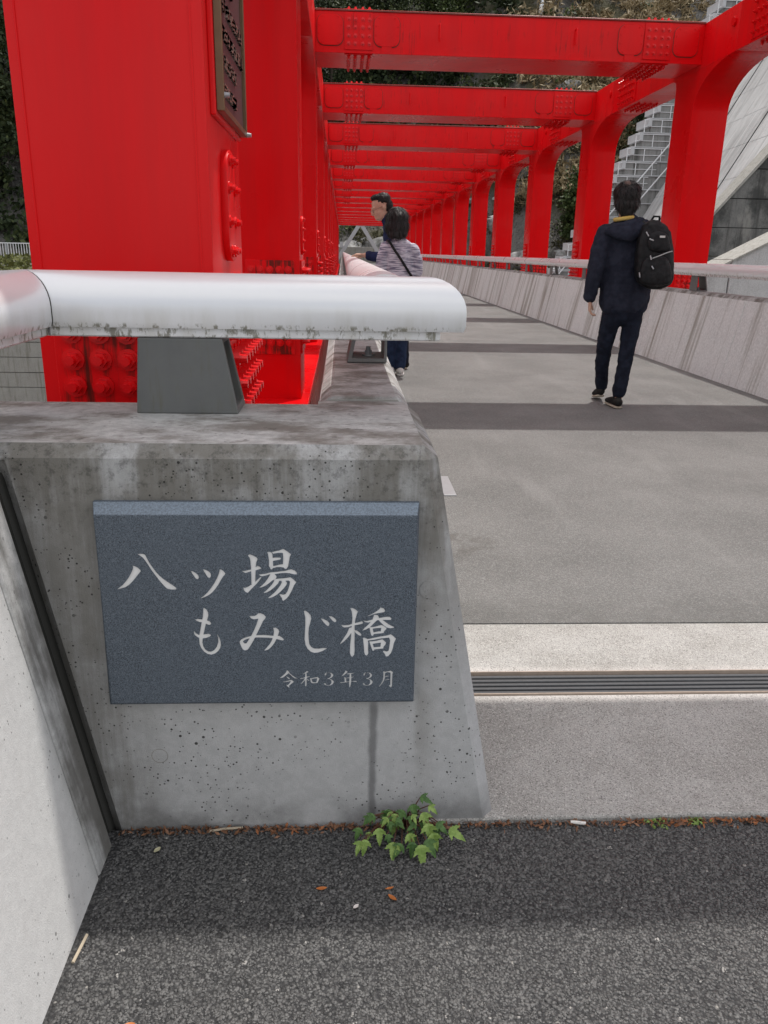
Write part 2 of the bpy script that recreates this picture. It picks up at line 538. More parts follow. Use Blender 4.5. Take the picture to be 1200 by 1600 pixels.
BRONZE = plain('bronze_frame', (0.17, 0.105, 0.06), 0.42, 0.7, var=0.25)
PLAQUE = plain('dark_bronze_field', (0.085, 0.035, 0.038), 0.5, 0.4, var=0.3, sc=60)
PLAQUE_TXT = plain('polished_bronze_relief', (0.33, 0.26, 0.22), 0.35, 0.7, var=0.4, sc=120)
SEAL = plain('black_joint_sealant', (0.042, 0.042, 0.037), 0.85)

def mat_foliage(name, dark, mid, light, sc=0.35):
    m = NT(name)
    a = m.noise(m.pos, sc, 4, 0.6)
    b = m.noise(m.pos, sc * 9, 2)
    k = m.math('ADD', m.math('MULTIPLY', a, 0.6), m.math('MULTIPLY', b, 0.4))
    c = m.ramp(k, [(0.34, dark), (0.5, mid), (0.66, light)])
    mat = m.done(c, 0.65, None, 0.0, 0.25)
    m.put(m.b.inputs['Subsurface Weight'], 0.0)
    return mat
LEAF_DARK = mat_foliage('dark_foliage', (0.012, 0.020, 0.009), (0.030, 0.045, 0.017), (0.075, 0.090, 0.030))
LEAF_GREEN = mat_foliage('green_foliage', (0.020, 0.034, 0.010), (0.050, 0.075, 0.022), (0.115, 0.135, 0.040))
LEAF_OLIVE = mat_foliage('olive_scrub', (0.028, 0.028, 0.014), (0.065, 0.062, 0.028), (0.15, 0.125, 0.055))
GRASS_DRY = mat_foliage('dry_grass', (0.13, 0.10, 0.05), (0.27, 0.21, 0.12), (0.42, 0.34, 0.21), 0.5)
GRASS_GREEN = mat_foliage('green_grass', (0.055, 0.060, 0.018), (0.10, 0.11, 0.030), (0.17, 0.165, 0.05), 0.8)
BARK = plain('bark', (0.07, 0.055, 0.042), 0.9, var=0.35, sc=12)

def mat_rock():
    m = NT('hill_rock')
    p = m.pos
    n = m.noise(p, 0.5, 8, 0.65)
    v = m.noise(p, 3.5, 6, 0.7)
    c = m.mix(m.mapr(n, 0.3, 0.7), (0.075, 0.07, 0.06), (0.22, 0.21, 0.195))
    c = m.mix(m.mapr(v, 0.5, 0.72, 0.0, 0.8), c, (0.035, 0.034, 0.03))
    gr = m.mapr(m.noise(p, 0.18, 5, 0.6), 0.46, 0.60)
    c = m.mix(m.math('MULTIPLY', gr, 0.8), c, (0.075, 0.070, 0.030))
    return m.done(c, 0.9, m.bump(v, 0.8, 0.4), 0.0, 0.25)
ROCK = mat_rock()
def mat_boulder():
    m = NT('grey_boulder')
    p = m.pos
    n = m.noise(p, 1.6, 7, 0.65)
    c = m.mix(m.mapr(n, 0.3, 0.7), (0.15, 0.148, 0.14), (0.38, 0.375, 0.365))
    return m.done(c, 0.9, m.bump(n, 0.7, 0.15), 0.0, 0.25)
BOULDER = mat_boulder()

# ================================================================== THE SETTING
# near asphalt apron, approach slabs, deck
tag(MB().box(-1.2, 40, -60, 1.476, -0.5, -0.014).build('asphalt_path', ASPHALT_DARK), kind='structure')
tag(MB().box(0.15, 3.95, 1.478, 1.998, -0.4, 0.0).build('approach_slab', SLAB, bevel=0.006), kind='structure')
tag(MB().box(-0.02, 4.1, 2.129, 2.455, -0.4, 0.0).build('joint_slab', SLAB), kind='structure')
b = MB(); b.box(-0.055, 4.225, 2.06, 94, -0.36, -0.012)
tag(b.build('bridge_deck', OLDCON), kind='structure')
tag(MB().box(-0.02, 4.1, 2.457, 94, -0.011, 0.004).build('deck_asphalt', ASPHALT_DECK), kind='structure')

# terrain: near bank, gorge, left bank, far hillside -- one sheet
def ground_h(x, y):
    near = -0.55 + smoothstep(1.0, 5.0, y) * -9.0
    bed = -9.5
    h = near if y < 6 else bed
    if y > 62:
        k = smoothstep(66, 80, y)
        far = -9.5 + 8.6 * k
        slope = max(0.0, y - (97 if abs(x - 2) < 9 else 82 + 15 * smoothstep(20, 9, abs(x - 2)))) * 1.02
        h = max(h, far + slope)
    if x < -8:
        t = smoothstep(-9, -13, x)
        lb = -9.5
        if y > 34:
            lb = -1.6 + (y - 34) * 0.063
            if y > 67: lb += (y - 67) * 0.95
            lb += max(0, -30 - x) * 0.25
        else:
            lb = -9.5 + smoothstep(1.0, -20.0, y) * 9
        h = max(h, h * (1 - t) + lb * t)
    n = mnoise.fractal(Vector((x * 0.09, y * 0.09, 3.0)), 0.9, 2.1, 5)
    amp = smoothstep(70, 95, y) * 2.6 + smoothstep(-24, -40, x) * 1.0 + 0.12
    if abs(x - 2) < 8 and y < 96: amp = 0.05
    if y < 1: amp = 0
    return h + n * amp
xs = sorted(set(list(np.arange(-150, -40, 6.0)) + list(np.arange(-40, 50, 1.5)) + list(np.arange(50, 170, 6.0))))
ys = sorted(set(list(np.arange(-160, 0, 12.0)) + [0.5, 1.0, 1.44, 2, 3, 4, 5, 6] + list(np.arange(10, 62, 3.0)) + list(np.arange(62, 170, 1.5)) + list(np.arange(170, 260, 8.0))))
V = [(x, y, ground_h(x, y)) for y in ys for x in xs]
nx = len(xs)
F = [(j * nx + i, j * nx + i + 1, (j + 1) * nx + i + 1, (j + 1) * nx + i) for j in range(len(ys) - 1) for i in range(nx - 1)]
mt = MB(); mt.add(V, F)
tag(mt.build('terrain', ROCK, smooth=180), kind='structure')

# ------------------------------------------------------------------ rails, brackets, parapets
HW, ZB, ZS, ZT = 0.08, 1.036, 1.078, 1.150
def rail_profile():
    pts = [(-HW + 0.004, ZB), (-HW, ZB + 0.012), (-HW, ZS)]
    for k in range(1, 16):
        a = math.pi - math.pi * k / 16
        pts.append((HW * math.cos(a), ZS + (ZT - ZS) * math.sin(a)))
    pts += [(HW, ZS), (HW, ZB + 0.012), (HW - 0.004, ZB)]
    return pts
TRAY = [(-0.064, 1.018), (-0.060, 1.015), (0.060, 1.015), (0.064, 1.018), (0.064, 1.0355), (-0.064, 1.0355)]
def sweep(profile, P, e0, e1):
    """profile (u,z) swept along a straight axis from e0(u) to e1(u); P(a,u,z) gives the point"""
    m = MB(); n = len(profile)
    v = [P(e0(u), u, z) for u, z in profile] + [P(e1(u), u, z) for u, z in profile]
    f = [(i, (i + 1) % n, n + (i + 1) % n, n + i) for i in range(n)] + [tuple(range(n)), tuple(range(2 * n - 1, n - 1, -1))]
    return m.add(v, f)
def bracket_mb(P, u0t, u0b, u1t, u1b, wt=0.10, wb=0.135, zb=0.847, zt=1.014, t=0.011):
    """hollow cast bracket: ring in (v,z), open along u; P(u,v,z)"""
    out = [(0, zb), (wb, zb), (wt, zt), (0, zt)]
    inn = [(t, zb + t * 1.3), (wb - t * 1.6, zb + t * 1.3), (wt - t * 1.2, zt - t), (t, zt - t)]
    m = MB(); v = []
    for end in (0, 1):
        for ring in (out, inn):
            for vv, z in ring:
                k = (z - zb) / (zt - zb)
                u = (u0b + (u0t - u0b) * k) if end == 0 else (u1b + (u1t - u1b) * k)
                v.append(P(u, vv, z))
    f = []
    for i in range(4):
        j = (i + 1) % 4
        f += [(i, j, 8 + j, 8 + i), (4 + i, 12 + i, 12 + j, 4 + j), (i, 4 + i, 4 + j, j), (8 + i, 8 + j, 12 + j, 12 + i)]
    return m.add(v, f)
def nut_mb(c, r=0.013, h=0.018):
    m = MB()
    m.tube([(c[0], c[1], c[2]), (c[0], c[1], c[2] + 0.004)], r * 1.75, 14)
    m.tube([(c[0], c[1], c[2] + 0.004), (c[0], c[1], c[2] + h)], r, 6)
    m.tube([(c[0], c[1], c[2] + h), (c[0], c[1], c[2] + h + 0.012)], r * 0.6, 8)
    return m

YC, XL, XR = 1.855, -0.695, 0.19
# wall-top rail over the nameplate block, mitred into the wing wall rail on the left
fr = thing('handrail', 'thick silver handrail with mitred corner above the stone nameplate', 'handrail', (-0.3, 1.855, 0.847))
part(sweep(rail_profile(), lambda a, u, z: (a, YC + u, z), lambda u: XL - u + 0.002, lambda u: XR - u).build('rail_tube', RAIL, None, 35), fr)
part(sweep(TRAY, lambda a, u, z: (a, YC + u, z), lambda u: XL - u + 0.004, lambda u: XR - 0.025 - u * 0.8).build('rail_tray', RAIL, None, 30), fr)
part(sweep(rail_profile(), lambda a, u, z: (XL + u, a, z), lambda u: -4.0, lambda u: YC - u - 0.002).build('rail_tube', RAIL, None, 35), fr)
part(sweep(TRAY, lambda a, u, z: (XL + u, a, z), lambda u: -4.0, lambda u: YC - u - 0.004).build('rail_tray', RAIL, None, 30), fr)
# dark gasket in the mitre
part(sweep([(u * 0.985, (z - 1.09) * 0.985 + 1.09) for u, z in rail_profile()], lambda a, u, z: (a, YC + u, z), lambda u: XL - u - 0.003, lambda u: XL - u + 0.003).build('mitre_gasket', SEAL), fr)
bk = bracket_mb(lambda u, v, z: (u, 1.795 + v, z), -0.445, -0.458, -0.262, -0.232).build('bracket', BRACKET, None, None, 0.003)
part(bk, fr)
nb = nut_mb((-0.30, 1.86, 0.862)).build('bolt', GALV, None, 30); nb.parent = bk
for y in (0.6, -1.6):
    part(bracket_mb(lambda u, v, z: (-0.655 - v, u, z), y - 0.09, y - 0.10, y + 0.09, y + 0.11).build('bracket', BRACKET, None, None, 0.003), fr)

def bridge_rail(xc, side, y0, y1, ys_b, label):
    t = thing('handrail', label, 'handrail', (xc, y0, 0.847))
    tube = sweep(rail_profile(), lambda a, u, z: (xc + u, a, z), lambda u: y0 - (u if side < 0 else 0), lambda u: y1).build('rail_tube', RAIL, None, 35)
    part(tube, t)
    part(sweep(TRAY, lambda a, u, z: (xc + u, a, z), lambda u: y0 + 0.02, lambda u: y1).build('rail_tray', RAIL, None, 30), t)
    xp = xc - side * 0.04
    me = bracket_mb(lambda u, v, z: (xp + side * v, u, z), -0.085, -0.095, 0.085, 0.105).mesh('bracket', BRACKET, None, 0.003)
    nm = nut_mb((xp + side * 0.06, -0.01, 0.862)).mesh('bolt', GALV, 30)
    for i, y in enumerate(ys_b):
        o = link('bracket', me, None, (0, y, 0)); part(o, t)
        if y < 16:
            n_ = link('bolt', nm); n_.parent = o
    return t
bl = [2.80 + 2.2 * k for k in range(39)]
bridge_rail(0.110, -1, 2.03, 88.5, bl, 'silver handrail along the left parapet, the couple leaning on it')
br = [2.75 + 2.2 * k for k in range(40)]
bridge_rail(4.063, 1, 0.6, 88.5, br, 'silver handrail along the right parapet, behind the lone walker')

# nameplate block
bmk = MB().prism([(-0.4960, -0.06), (0.353, -0.06), (0.182, 0.847), (-0.95, 0.847), (-0.95, 0.795), (-0.6470, 0.795)], 'y', 1.48, 1.952)
me = bmk.mesh('concrete_end_block', [BLOCK, TOPCON], None, 0.024, 1)
for p in me.polygons:
    if p.normal.z > 0.85: p.material_index = 1
blk = link('concrete_end_block', me)
tag(blk, 'stained concrete end block carrying the dark stone nameplate', 'wall')
m = MB(); m.tube([(0.176, 1.4805, 0.555), (0.176, 1.4785, 0.555)], 0.019, 20)
m.build('form_tie_patch', BLOCK, blk)
m = MB()
for k in range(24):
    a0, a1 = 2 * math.pi * k / 24, 2 * math.pi * (k + 1) / 24
    pts = [(-0.385 + r * math.cos(a), yy, 0.172 + r * math.sin(a)) for a in (a0, a1) for r in (0.016, 0.0175) for yy in (1.4797,)]
    m.add(pts, [(0, 1, 3, 2)])
m.build('form_tie_ring', OLDCON, blk)
# wing wall coming towards the camera, in two castings
ww = thing('wing_wall', 'pale sloping wing wall at the left, lit by the sun', 'wall', (-0.7, 1.0, 0))
wp = [(-0.480, -0.06), (-0.640, 0.847), (-0.95, 0.847), (-0.95, -0.5), (-0.48, -0.5)]
part(MB().prism(wp, 'y', 1.340, 1.437).build('panel', WING_END, None, None, 0.008), ww)
part(MB().prism(wp, 'y', -5.0, 1.337).build('panel', WING, None, None, 0.004), ww)
part(MB().prism([(-0.494, -0.06), (-0.643, 0.79), (-0.69, 0.79), (-0.541, -0.06)], 'y', 1.468, 1.94).build('joint_sealant', SEAL), ww)
ww2 = MB().prism([(-0.530, -0.06), (-0.680, 0.79), (-0.95, 0.79), (-0.95, -0.5), (-0.530, -0.5)], 'y', 1.4395, 1.952).build('panel', TOPCON, None, None, 0.006)
part(ww2, ww)

# bridge parapets, cast in panels
def parapet(side, y0, n, label):
    f = (lambda x: x) if side < 0 else (lambda x: 4.168 - x)
    t = thing('concrete_parapet', label, 'parapet', (f(0.05), y0, 0))
    prof = [(0.341, -0.02), (0.341, 0.0), (0.176, 0.812), (0.146, 0.845), (-0.03, 0.845), (-0.062, 0.815), (-0.062, -0.36), (0.1, -0.36), (0.1, -0.02)]
    L = 2.36
    me = MB().prism([(f(x), z) for x, z in prof], 'y', 0.004, L - 0.004).mesh('panel', [PARAPET, TOPCON], None, 0.006, 1)
    for p in me.polygons:
        if p.normal.z > 0.4: p.material_index = 1
    for k in range(n):
        part(link('panel', me, None, (0, y0 + k * L, 0)), t)
    return t
parapet(-1, 2.045, 36, 'left concrete parapet with stained brown top under the couple')
parapet(1, 0.9, 37, 'right concrete parapet streaked with dirt behind the walker')
tag(MB().box(-0.06, 0.16, 1.953, 2.043, -0.3, 0.835).build('joint_filler', TOPCON), 'thin weathered filler strip between the end block and left parapet', 'joint filler')

# expansion joint across the path
ej = thing('expansion_joint', 'ribbed black expansion joint crossing the pale slab', 'expansion joint', (2, 2.06, -0.05))
part(MB().box(-0.05, 4.1, 1.999, 2.128, -0.12, -0.016).build('joint_trough', DARKGAP), ej)
for (a, c) in ((1.999, 2.003), (2.124, 2.128)):
    part(MB().box(0.2, 4.0, a, c, -0.06, 0.0035).build('edge_angle', TANSTEEL), ej)
me = MB().box(0.2, 4.0, -0.0068, 0.0068, -0.1, -0.003).mesh('rubber_rib', RUBBER, None, 0.003, 2)
for k in range(5):
    part(link('rubber_rib', me, None, (0, 2.0195 + k * 0.0222, 0)), ej)
tag(MB().box(0.53, 0.596, 3.95, 4.32, 0.0045, 0.010).build('drain_plate', GALV, None, None, 0.002), 'small bare metal plate on the asphalt beside left parapet', 'drain cover')

# ================================================================== RED STEEL BRIDGE
bridge = thing('steel_bridge', 'long bright red steel bridge frame of box posts and overhead beams', 'bridge', (2.19, 2.7, -1.2))
BAY, D, RY, RZ, ZC, ZTOP = 4.72, 0.68, 1.1, 0.50, 3.60, 4.13
NP = 18
def post_profile(first=False):
    p = [(0, -1.3), (D, -1.3)]
    arc = [(math.pi - math.pi / 2 * k / 10) for k in range(11)]
    p += [(D, ZC - 0.12), (D + 0.04, ZC - 0.03), (D + 0.14, ZC), (D + RY, ZC)]
    p += [(D + RY, ZTOP)]
    if first:
        p += [(0, ZTOP)]
    else:
        p += [(-RY, ZTOP)]
        p += [(-RY - RY * math.cos(a), ZC - RZ + RZ * math.sin(a)) for a in arc[::-1]]
    return p
RED_BOLT = mat_red('red_paint_bolts', gloss=0.24)
RED_BOLT.node_tree.nodes['Principled BSDF'].inputs['Specular IOR Level'].default_value = 0.4
pm = MB().prism(post_profile(), 'x', -0.25, 0.25).mesh('post', RED, 35, 0.007, 2)
pm0 = MB().prism(post_profile(True), 'x', -0.25, 0.25).mesh('post', RED, 35, 0.007, 2)
cm = MB().box(-0.2495, 0.2495, 0.001, BAY - D - 2 * RY - 0.001, ZC + 0.001, ZTOP - 0.001).mesh('chord', RED, None, 0.006)
def bolt_mesh(axis, L=0.034, r=0.020, name='bolt', seg=12):
    m = MB()
    def P(h): return {'-y': (0, -h, 0), '+x': (h, 0, 0), '-x': (-h, 0, 0), '-z': (0, 0, -h), '+z': (0, 0, h)}[axis]
    m.tube([P(0), P(0.005)], r * 1.42, seg)
    m.tube([P(0.005), P(L * 0.62)], r, 6)
    m.tube([P(L * 0.62), P(L)], [r * 0.66, r * 0.6], 9)
    return m.mesh(name, RED_BOLT, 25)
BF = bolt_mesh('-y', 0.042, 0.0225); BS = bolt_mesh('+x', 0.058, 0.0215); BC = bolt_mesh('+x', 0.020, 0.013); BFs = bolt_mesh('-y', 0.026, 0.017)
BSl = bolt_mesh('-x', 0.05, 0.019)
def merged(mesh, pts, name, parent):
    v0 = [tuple(v.co) for v in mesh.vertices]; f0 = [tuple(p.vertices) for p in mesh.polygons]
    m = MB()
    for p in pts:
        m.add([(a + p[0], b + p[1], c + p[2]) for a, b, c in v0], f0)
    o = m.build(name, list(mesh.materials), parent, 30)
    o['kind'] = 'stuff'
    return o
def rounded(cx, cz, w, h, r, n=6):
    pts = []
    for qx, qz, a0 in ((1, -1, -90), (1, 1, 0), (-1, 1, 90), (-1, -1, 180)):
        for k in range(n + 1):
            a = math.radians(a0 + 90 * k / n)
            pts.append((cx + qx * (w / 2 - r) + r * math.cos(a), cz + qz * (h / 2 - r) + r * math.sin(a)))
    return pts
def cover_on_side(side):
    """rounded handhole cover on a post face, in (y,z), 0 at the post's near face"""
    x0 = 0.25 if side < 0 else -0.25
    s = 1 if side < 0 else -1
    m = MB().prism(rounded(0.30, 1.325, 0.19, 0.32, 0.085), 'x', x0, x0 + s * 0.020)
    return m.mesh('handhole_cover', RED, 40, 0.003)
cover_mesh = {-1: cover_on_side(-1), 1: cover_on_side(1)}
def splice_mesh(side, z0=0.34, z1=1.12):
    m = MB().box(-0.205, 0.205, -0.014, 0.0, z0, z1)
    fr_ = m.mesh('splice_plate', RED_GRIMY, None, 0.003)
    x0 = 0.25 if side < 0 else -0.25
    s = 1 if side < 0 else -1
    m = MB().box(min(x0, x0 + s * 0.016), max(x0, x0 + s * 0.016), 0.05, D - 0.05, z0, z1)
    return fr_, m.mesh('splice_plate', RED_STREAK, None, 0.003)
spl = {-1: splice_mesh(-1), 1: splice_mesh(1)}
front_cols = [-0.155 + 0.0775 * k for k in range(5)]
rows = [0.44 + 0.0755 * k for k in range(9)]
side_cols = [0.10 + 0.078 * k for k in range(7)]
side_rows = [0.44 + 0.0755 * k for k in range(3)] + [0.735 + 0.0755 * k for k in range(5)]
for side, xc in ((-1, -0.61), (1, 4.99)):
    for n in range(NP):
        y = 2.36 + BAY * n
        po = part(link('post', pm0 if n == 0 else pm, None, (xc, y, 0)), bridge)
        if n < NP - 1:
            part(link('chord', cm, None, (xc, y + D + RY, 0)), bridge)
        xs_ = 0.266 if side < 0 else -0.266
        if n <= 6:
            for me in spl[side]:
                link('splice_plate', me, po)
            link('handhole_cover', cover_mesh[side], po)
            cb = [(yy, zz) for yy in (0.265, 0.335) for zz in (1.195, 1.455)] + [(yy, zz) for yy in (0.235, 0.365) for zz in (1.28, 1.375)]
            xx = 0.270 if side < 0 else -0.270
            merged(BC if side < 0 else BSl, [(xx, a, b_) for a, b_ in cb], 'cover_bolts', po)
        ff = [(c, -0.014, r) for c in front_cols for r in rows]
        ss = [(xs_, c, r) for c in side_cols for r in side_rows]
        if side < 0 and n in (0, 1):
            for p in ff: link('bolt', BF, po, p)
            if n == 0:
                for p in ss: link('bolt', BS, po, p)
            else: merged(BS, ss, 'bolts', po)
        elif n <= 9:
            merged(BF, ff, 'bolts', po)
            merged(BS if side < 0 else BSl, ss, 'bolts', po)
    # lower chord
    w = MB(); x0, x1 = (-0.93, -0.29) if side < 0 else (4.67, 5.31)
    w.box(x0, x1, 3.15, 90, -1.0, -0.05)
    part(w.build('lower_chord', RED_STREAK, None, None, 0.006), bridge)
# octagonal bosses and chord splices on the right-hand frame
boss = MB().prism([(0.055 * math.cos(math.radians(22.5 + 45 * k)), 0.055 * math.sin(math.radians(22.5 + 45 * k))) for k in range(8)], 'x', -0.030, 0.0).mesh('boss', RED, None, 0.004)
csp = MB().box(-0.014, 0, -0.42, 0.42, ZC + 0.03, ZTOP - 0.02).mesh('splice_plate', RED_STREAK, None, 0.003)
for n in range(1, 8):
    y = 2.36 + BAY * n
    part(link('boss', boss, None, (4.74, y - 0.98, 3.94)), bridge)
    yc = y + D + RY + 1.05
    sp_ = part(link('splice_plate', csp, None, (4.74, yc, 0)), bridge)
    merged(BSl, [(-0.014, -0.33 + 0.11 * i, 3.69 + 0.105 * j) for i in range(7) for j in range(4)], 'bolts', sp_)
    merged(bolt_mesh('-z', 0.04, 0.02), [(0.10 + 0.1 * j, -0.33 + 0.11 * i, ZC) for i in range(7) for j in range(4)], 'soffit_bolts', sp_)
# weld seams on the first post
for xw in (-0.832, -0.392):
    part(MB().box(xw - 0.003, xw + 0.003, 2.3575, 2.3605, 1.12, 3.55).build('weld_seam', RED, None, None, 0.001), bridge)
# lifting eye on the second bay of the near frame
lug = MB()
hole = [(0.016 * math.cos(2 * math.pi * k / 12), 4.235 + 0.016 * math.sin(2 * math.pi * k / 12)) for k in range(12)]
outer = [(-0.045, 4.13)] + [(0.045 * math.cos(math.pi - math.pi * k / 8), 4.245 + 0.045 * math.sin(math.pi - math.pi * k / 8)) for k in range(9)] + [(0.045, 4.13)]
tri = tessellate_polygon([[Vector((a, c, 0)) for a, c in outer], [Vector((a, c, 0)) for a, c in hole]])
allp = outer + hole
lug.add([(-0.40 + a, 11.30, c) for a, c in allp] + [(-0.40 + a, 11.325, c) for a, c in allp], [tuple(t) for t in tri] + [tuple(len(allp) + i for i in t[::-1]) for t in tri])
k0 = len(allp)
lug.f += [(i, (i + 1) % len(outer), k0 + (i + 1) % len(outer), k0 + i) for i in range(len(outer))]
lug.f += [(len(outer) + i, len(outer) + (i + 1) % 12, k0 + len(outer) + (i + 1) % 12, k0 + len(outer) + i) for i in range(12)]
lug.mi = [0] * len(lug.f)
part(lug.build('lifting_eye', RED), bridge)

# crossbeams
xb = MB()
xb.box(-0.359, 4.739, 0.018, 0.897, 3.661, 4.119, 0)
xb.box(-0.359, 4.739, 0.0, 0.915, 4.120, 4.140, 1)
xb.box(-0.359, 4.739, 0.0, 0.915, 3.643, 3.660, 0)
XB = xb.mesh('crossbeam', [RED_STREAK, DIRT_SHADOW_EDGE], None, 0.002, 1)
x0b = MB(); x0b.box(-0.359, 4.739, 0.31, 0.93, 3.643, 4.14)
XB0 = x0b.mesh('crossbeam', RED_STREAK, None, 0.004)
cv_ = MB().prism(rounded(0, 3.905, 0.33, 0.35, 0.09), 'y', 0.0, 0.012)
cv_.prism(rounded(0, 3.902, 0.346, 0.366, 0.095), 'y', 0.012, 0.0178, 1)  # dark rim around the cover paints in its edge shadow and dirt line
for (a_, c_) in ((-0.10, 3.76), (0.10, 3.76), (-0.10, 4.05), (0.10, 4.05), (-0.14, 3.86), (0.14, 3.86), (-0.14, 3.96), (0.14, 3.96)):
    cv_.tube([(a_, 0.001, c_), (a_, -0.008, c_)], 0.008, 6)
cov = cv_.mesh('cover_plate', [RED, DIRT_SHADOW_EDGE], 40, 0.002, 1)
tabm = MB().box(-0.065, 0.065, 0.004, 0.018, 3.662, 3.735).mesh('cover_tab', RED)
splx = MB().box(-0.18, 0.18, 0.004, 0.018, 3.685, 4.11).mesh('splice_plate', RED_STREAK, None, 0.002)
splt = MB().box(-0.18, 0.18, 0.03, 0.88, 4.140, 4.152).mesh('splice_plate', RED_STREAK, None, 0.002)
splb = MB().box(-0.18, 0.18, 0.03, 0.88, 3.631, 3.643).mesh('splice_plate', RED, None, 0.002)
hk = MB()
hk.tube([(0, 0.018, 4.0), (0, -0.03, 4.0), (0, -0.035, 3.99), (0, -0.035, 3.82)], 0.011, 8)
HK = hk.mesh('hook', RED, 40)
BSo = bolt_mesh('-z', 0.045, 0.020); BTo = bolt_mesh('+z', 0.035, 0.020)
bx_ = (-0.125, -0.04, 0.055, 0.14)
bz_ = (3.755, 3.845, 3.94, 4.03)
for n in range(NP):
    y = 2.2425 + BAY * n
    cbm = part(link('crossbeam', XB if n else XB0, None, (0, y, 0)), bridge)
    if 1 <= n <= 9:
        for x in (-0.165, 0.565, 3.76, 4.50):
            link('cover_plate', cov, cbm, (x, 0, 0))
        for x in (0.565, 3.76):
            link('cover_tab', tabm, cbm, (x, 0, 0))
        for x in (0.20, 4.12):
            link('splice_plate', splx, cbm, (x, 0, 0))
            link('splice_plate', splt, cbm, (x, 0, 0))
            link('splice_plate', splb, cbm, (x, 0, 0))
            pts = [(x + a, 0.004, c) for a in bx_ for c in bz_]
            if n in (2, 3):
                for p in pts: link('bolt', BFs, cbm, p)
            else: merged(BFs, pts, 'bolts', cbm)
            merged(BSo, [(x + a, 0.08 + 0.095 * k, 3.631) for a in bx_ for k in range(9)], 'soffit_bolts', cbm)
            merged(BTo, [(x + a, 0.08 + 0.19 * k, 4.152) for a in bx_ for k in range(5)], 'top_bolts', cbm)
        for x in (1.25, 3.03):
            link('hook', HK, cbm, (x, 0, 0))

# bronze plaque on the first post
pq = thing('bronze_plaque', 'dark bronze plaque with raised text on the near red post', 'plaque', (-0.338, 2.71, 1.55))
part(MB().box(-0.36, -0.344, 2.425, 2.995, 1.548, 2.44).build('backing_plate', RED, None, None, 0.004), pq)
part(MB().box(-0.3438, -0.333, 2.452, 2.972, 1.575, 2.41).build('field', PLAQUE), pq)
f_ = MB()
for (a, b_, c, d_) in ((2.437, 2.452, 1.56, 2.425), (2.972, 2.987, 1.56, 2.425)):
    f_.box(-0.3438, -0.322, a, b_, c, d_)
for (c, d_) in ((1.56, 1.575), (2.41, 2.425)):
    f_.box(-0.3438, -0.322, 2.452, 2.972, c, d_)
part(f_.build('frame', BRONZE, None, None, 0.002), pq)
tx = MB()
rr = random.Random(5)
zz = 1.605
line = 0
ends = [(2.50, 2.76), (2.475, 2.78), (2.475, 2.93), (2.475, 2.56), (2.475, 2.56), (2.475, 2.55), (2.475, 2.57), (2.475, 2.55), (2.475, 2.57), (2.475, 2.56), (2.475, 2.60)]
ends2 = {2: None, 3: (2.61, 2.93), 4: (2.61, 2.72), 5: (2.61, 2.88), 6: (2.61, 2.95), 7: (2.61, 2.90), 8: (2.61, 2.76), 9: (2.61, 2.93), 10: (2.65, 2.9)}
for i, e in enumerate(ends):
    z0 = 1.605 + i * 0.072
    for seg in (e, ends2.get(i)):
        if not seg: continue
        yy = seg[0]
        while yy < seg[1]:
            w = 0.030
            for s in range(7):
                if rr.random() < 0.5:
                    zb_ = z0 + rr.choice((0.004, 0.016, 0.028))
                    tx.box(-0.3331, -0.3265, yy + 0.002, yy + w - 0.004, zb_, zb_ + 0.005)
                else:
                    yb = yy + rr.choice((0.004, 0.012, 0.020))
                    tx.box(-0.3331, -0.3268, yb, yb + 0.005, z0 + 0.002, z0 + 0.034)
            yy += w + 0.004
o = part(tx.build('raised_text', PLAQUE_TXT), pq); o['kind'] = 'stuff'
sm = MB(); sm.tube([(0, 0, 0), (0.014, 0, 0)], [0.008, 0.006], 10)
SM = sm.mesh('screw', GALV, 40)
for (y_, z_) in ((2.445, 1.60), (2.98, 1.567), (2.445, 2.30), (2.98, 2.0)):
    part(link('screw', SM, None, (-0.322, y_, z_)), pq)

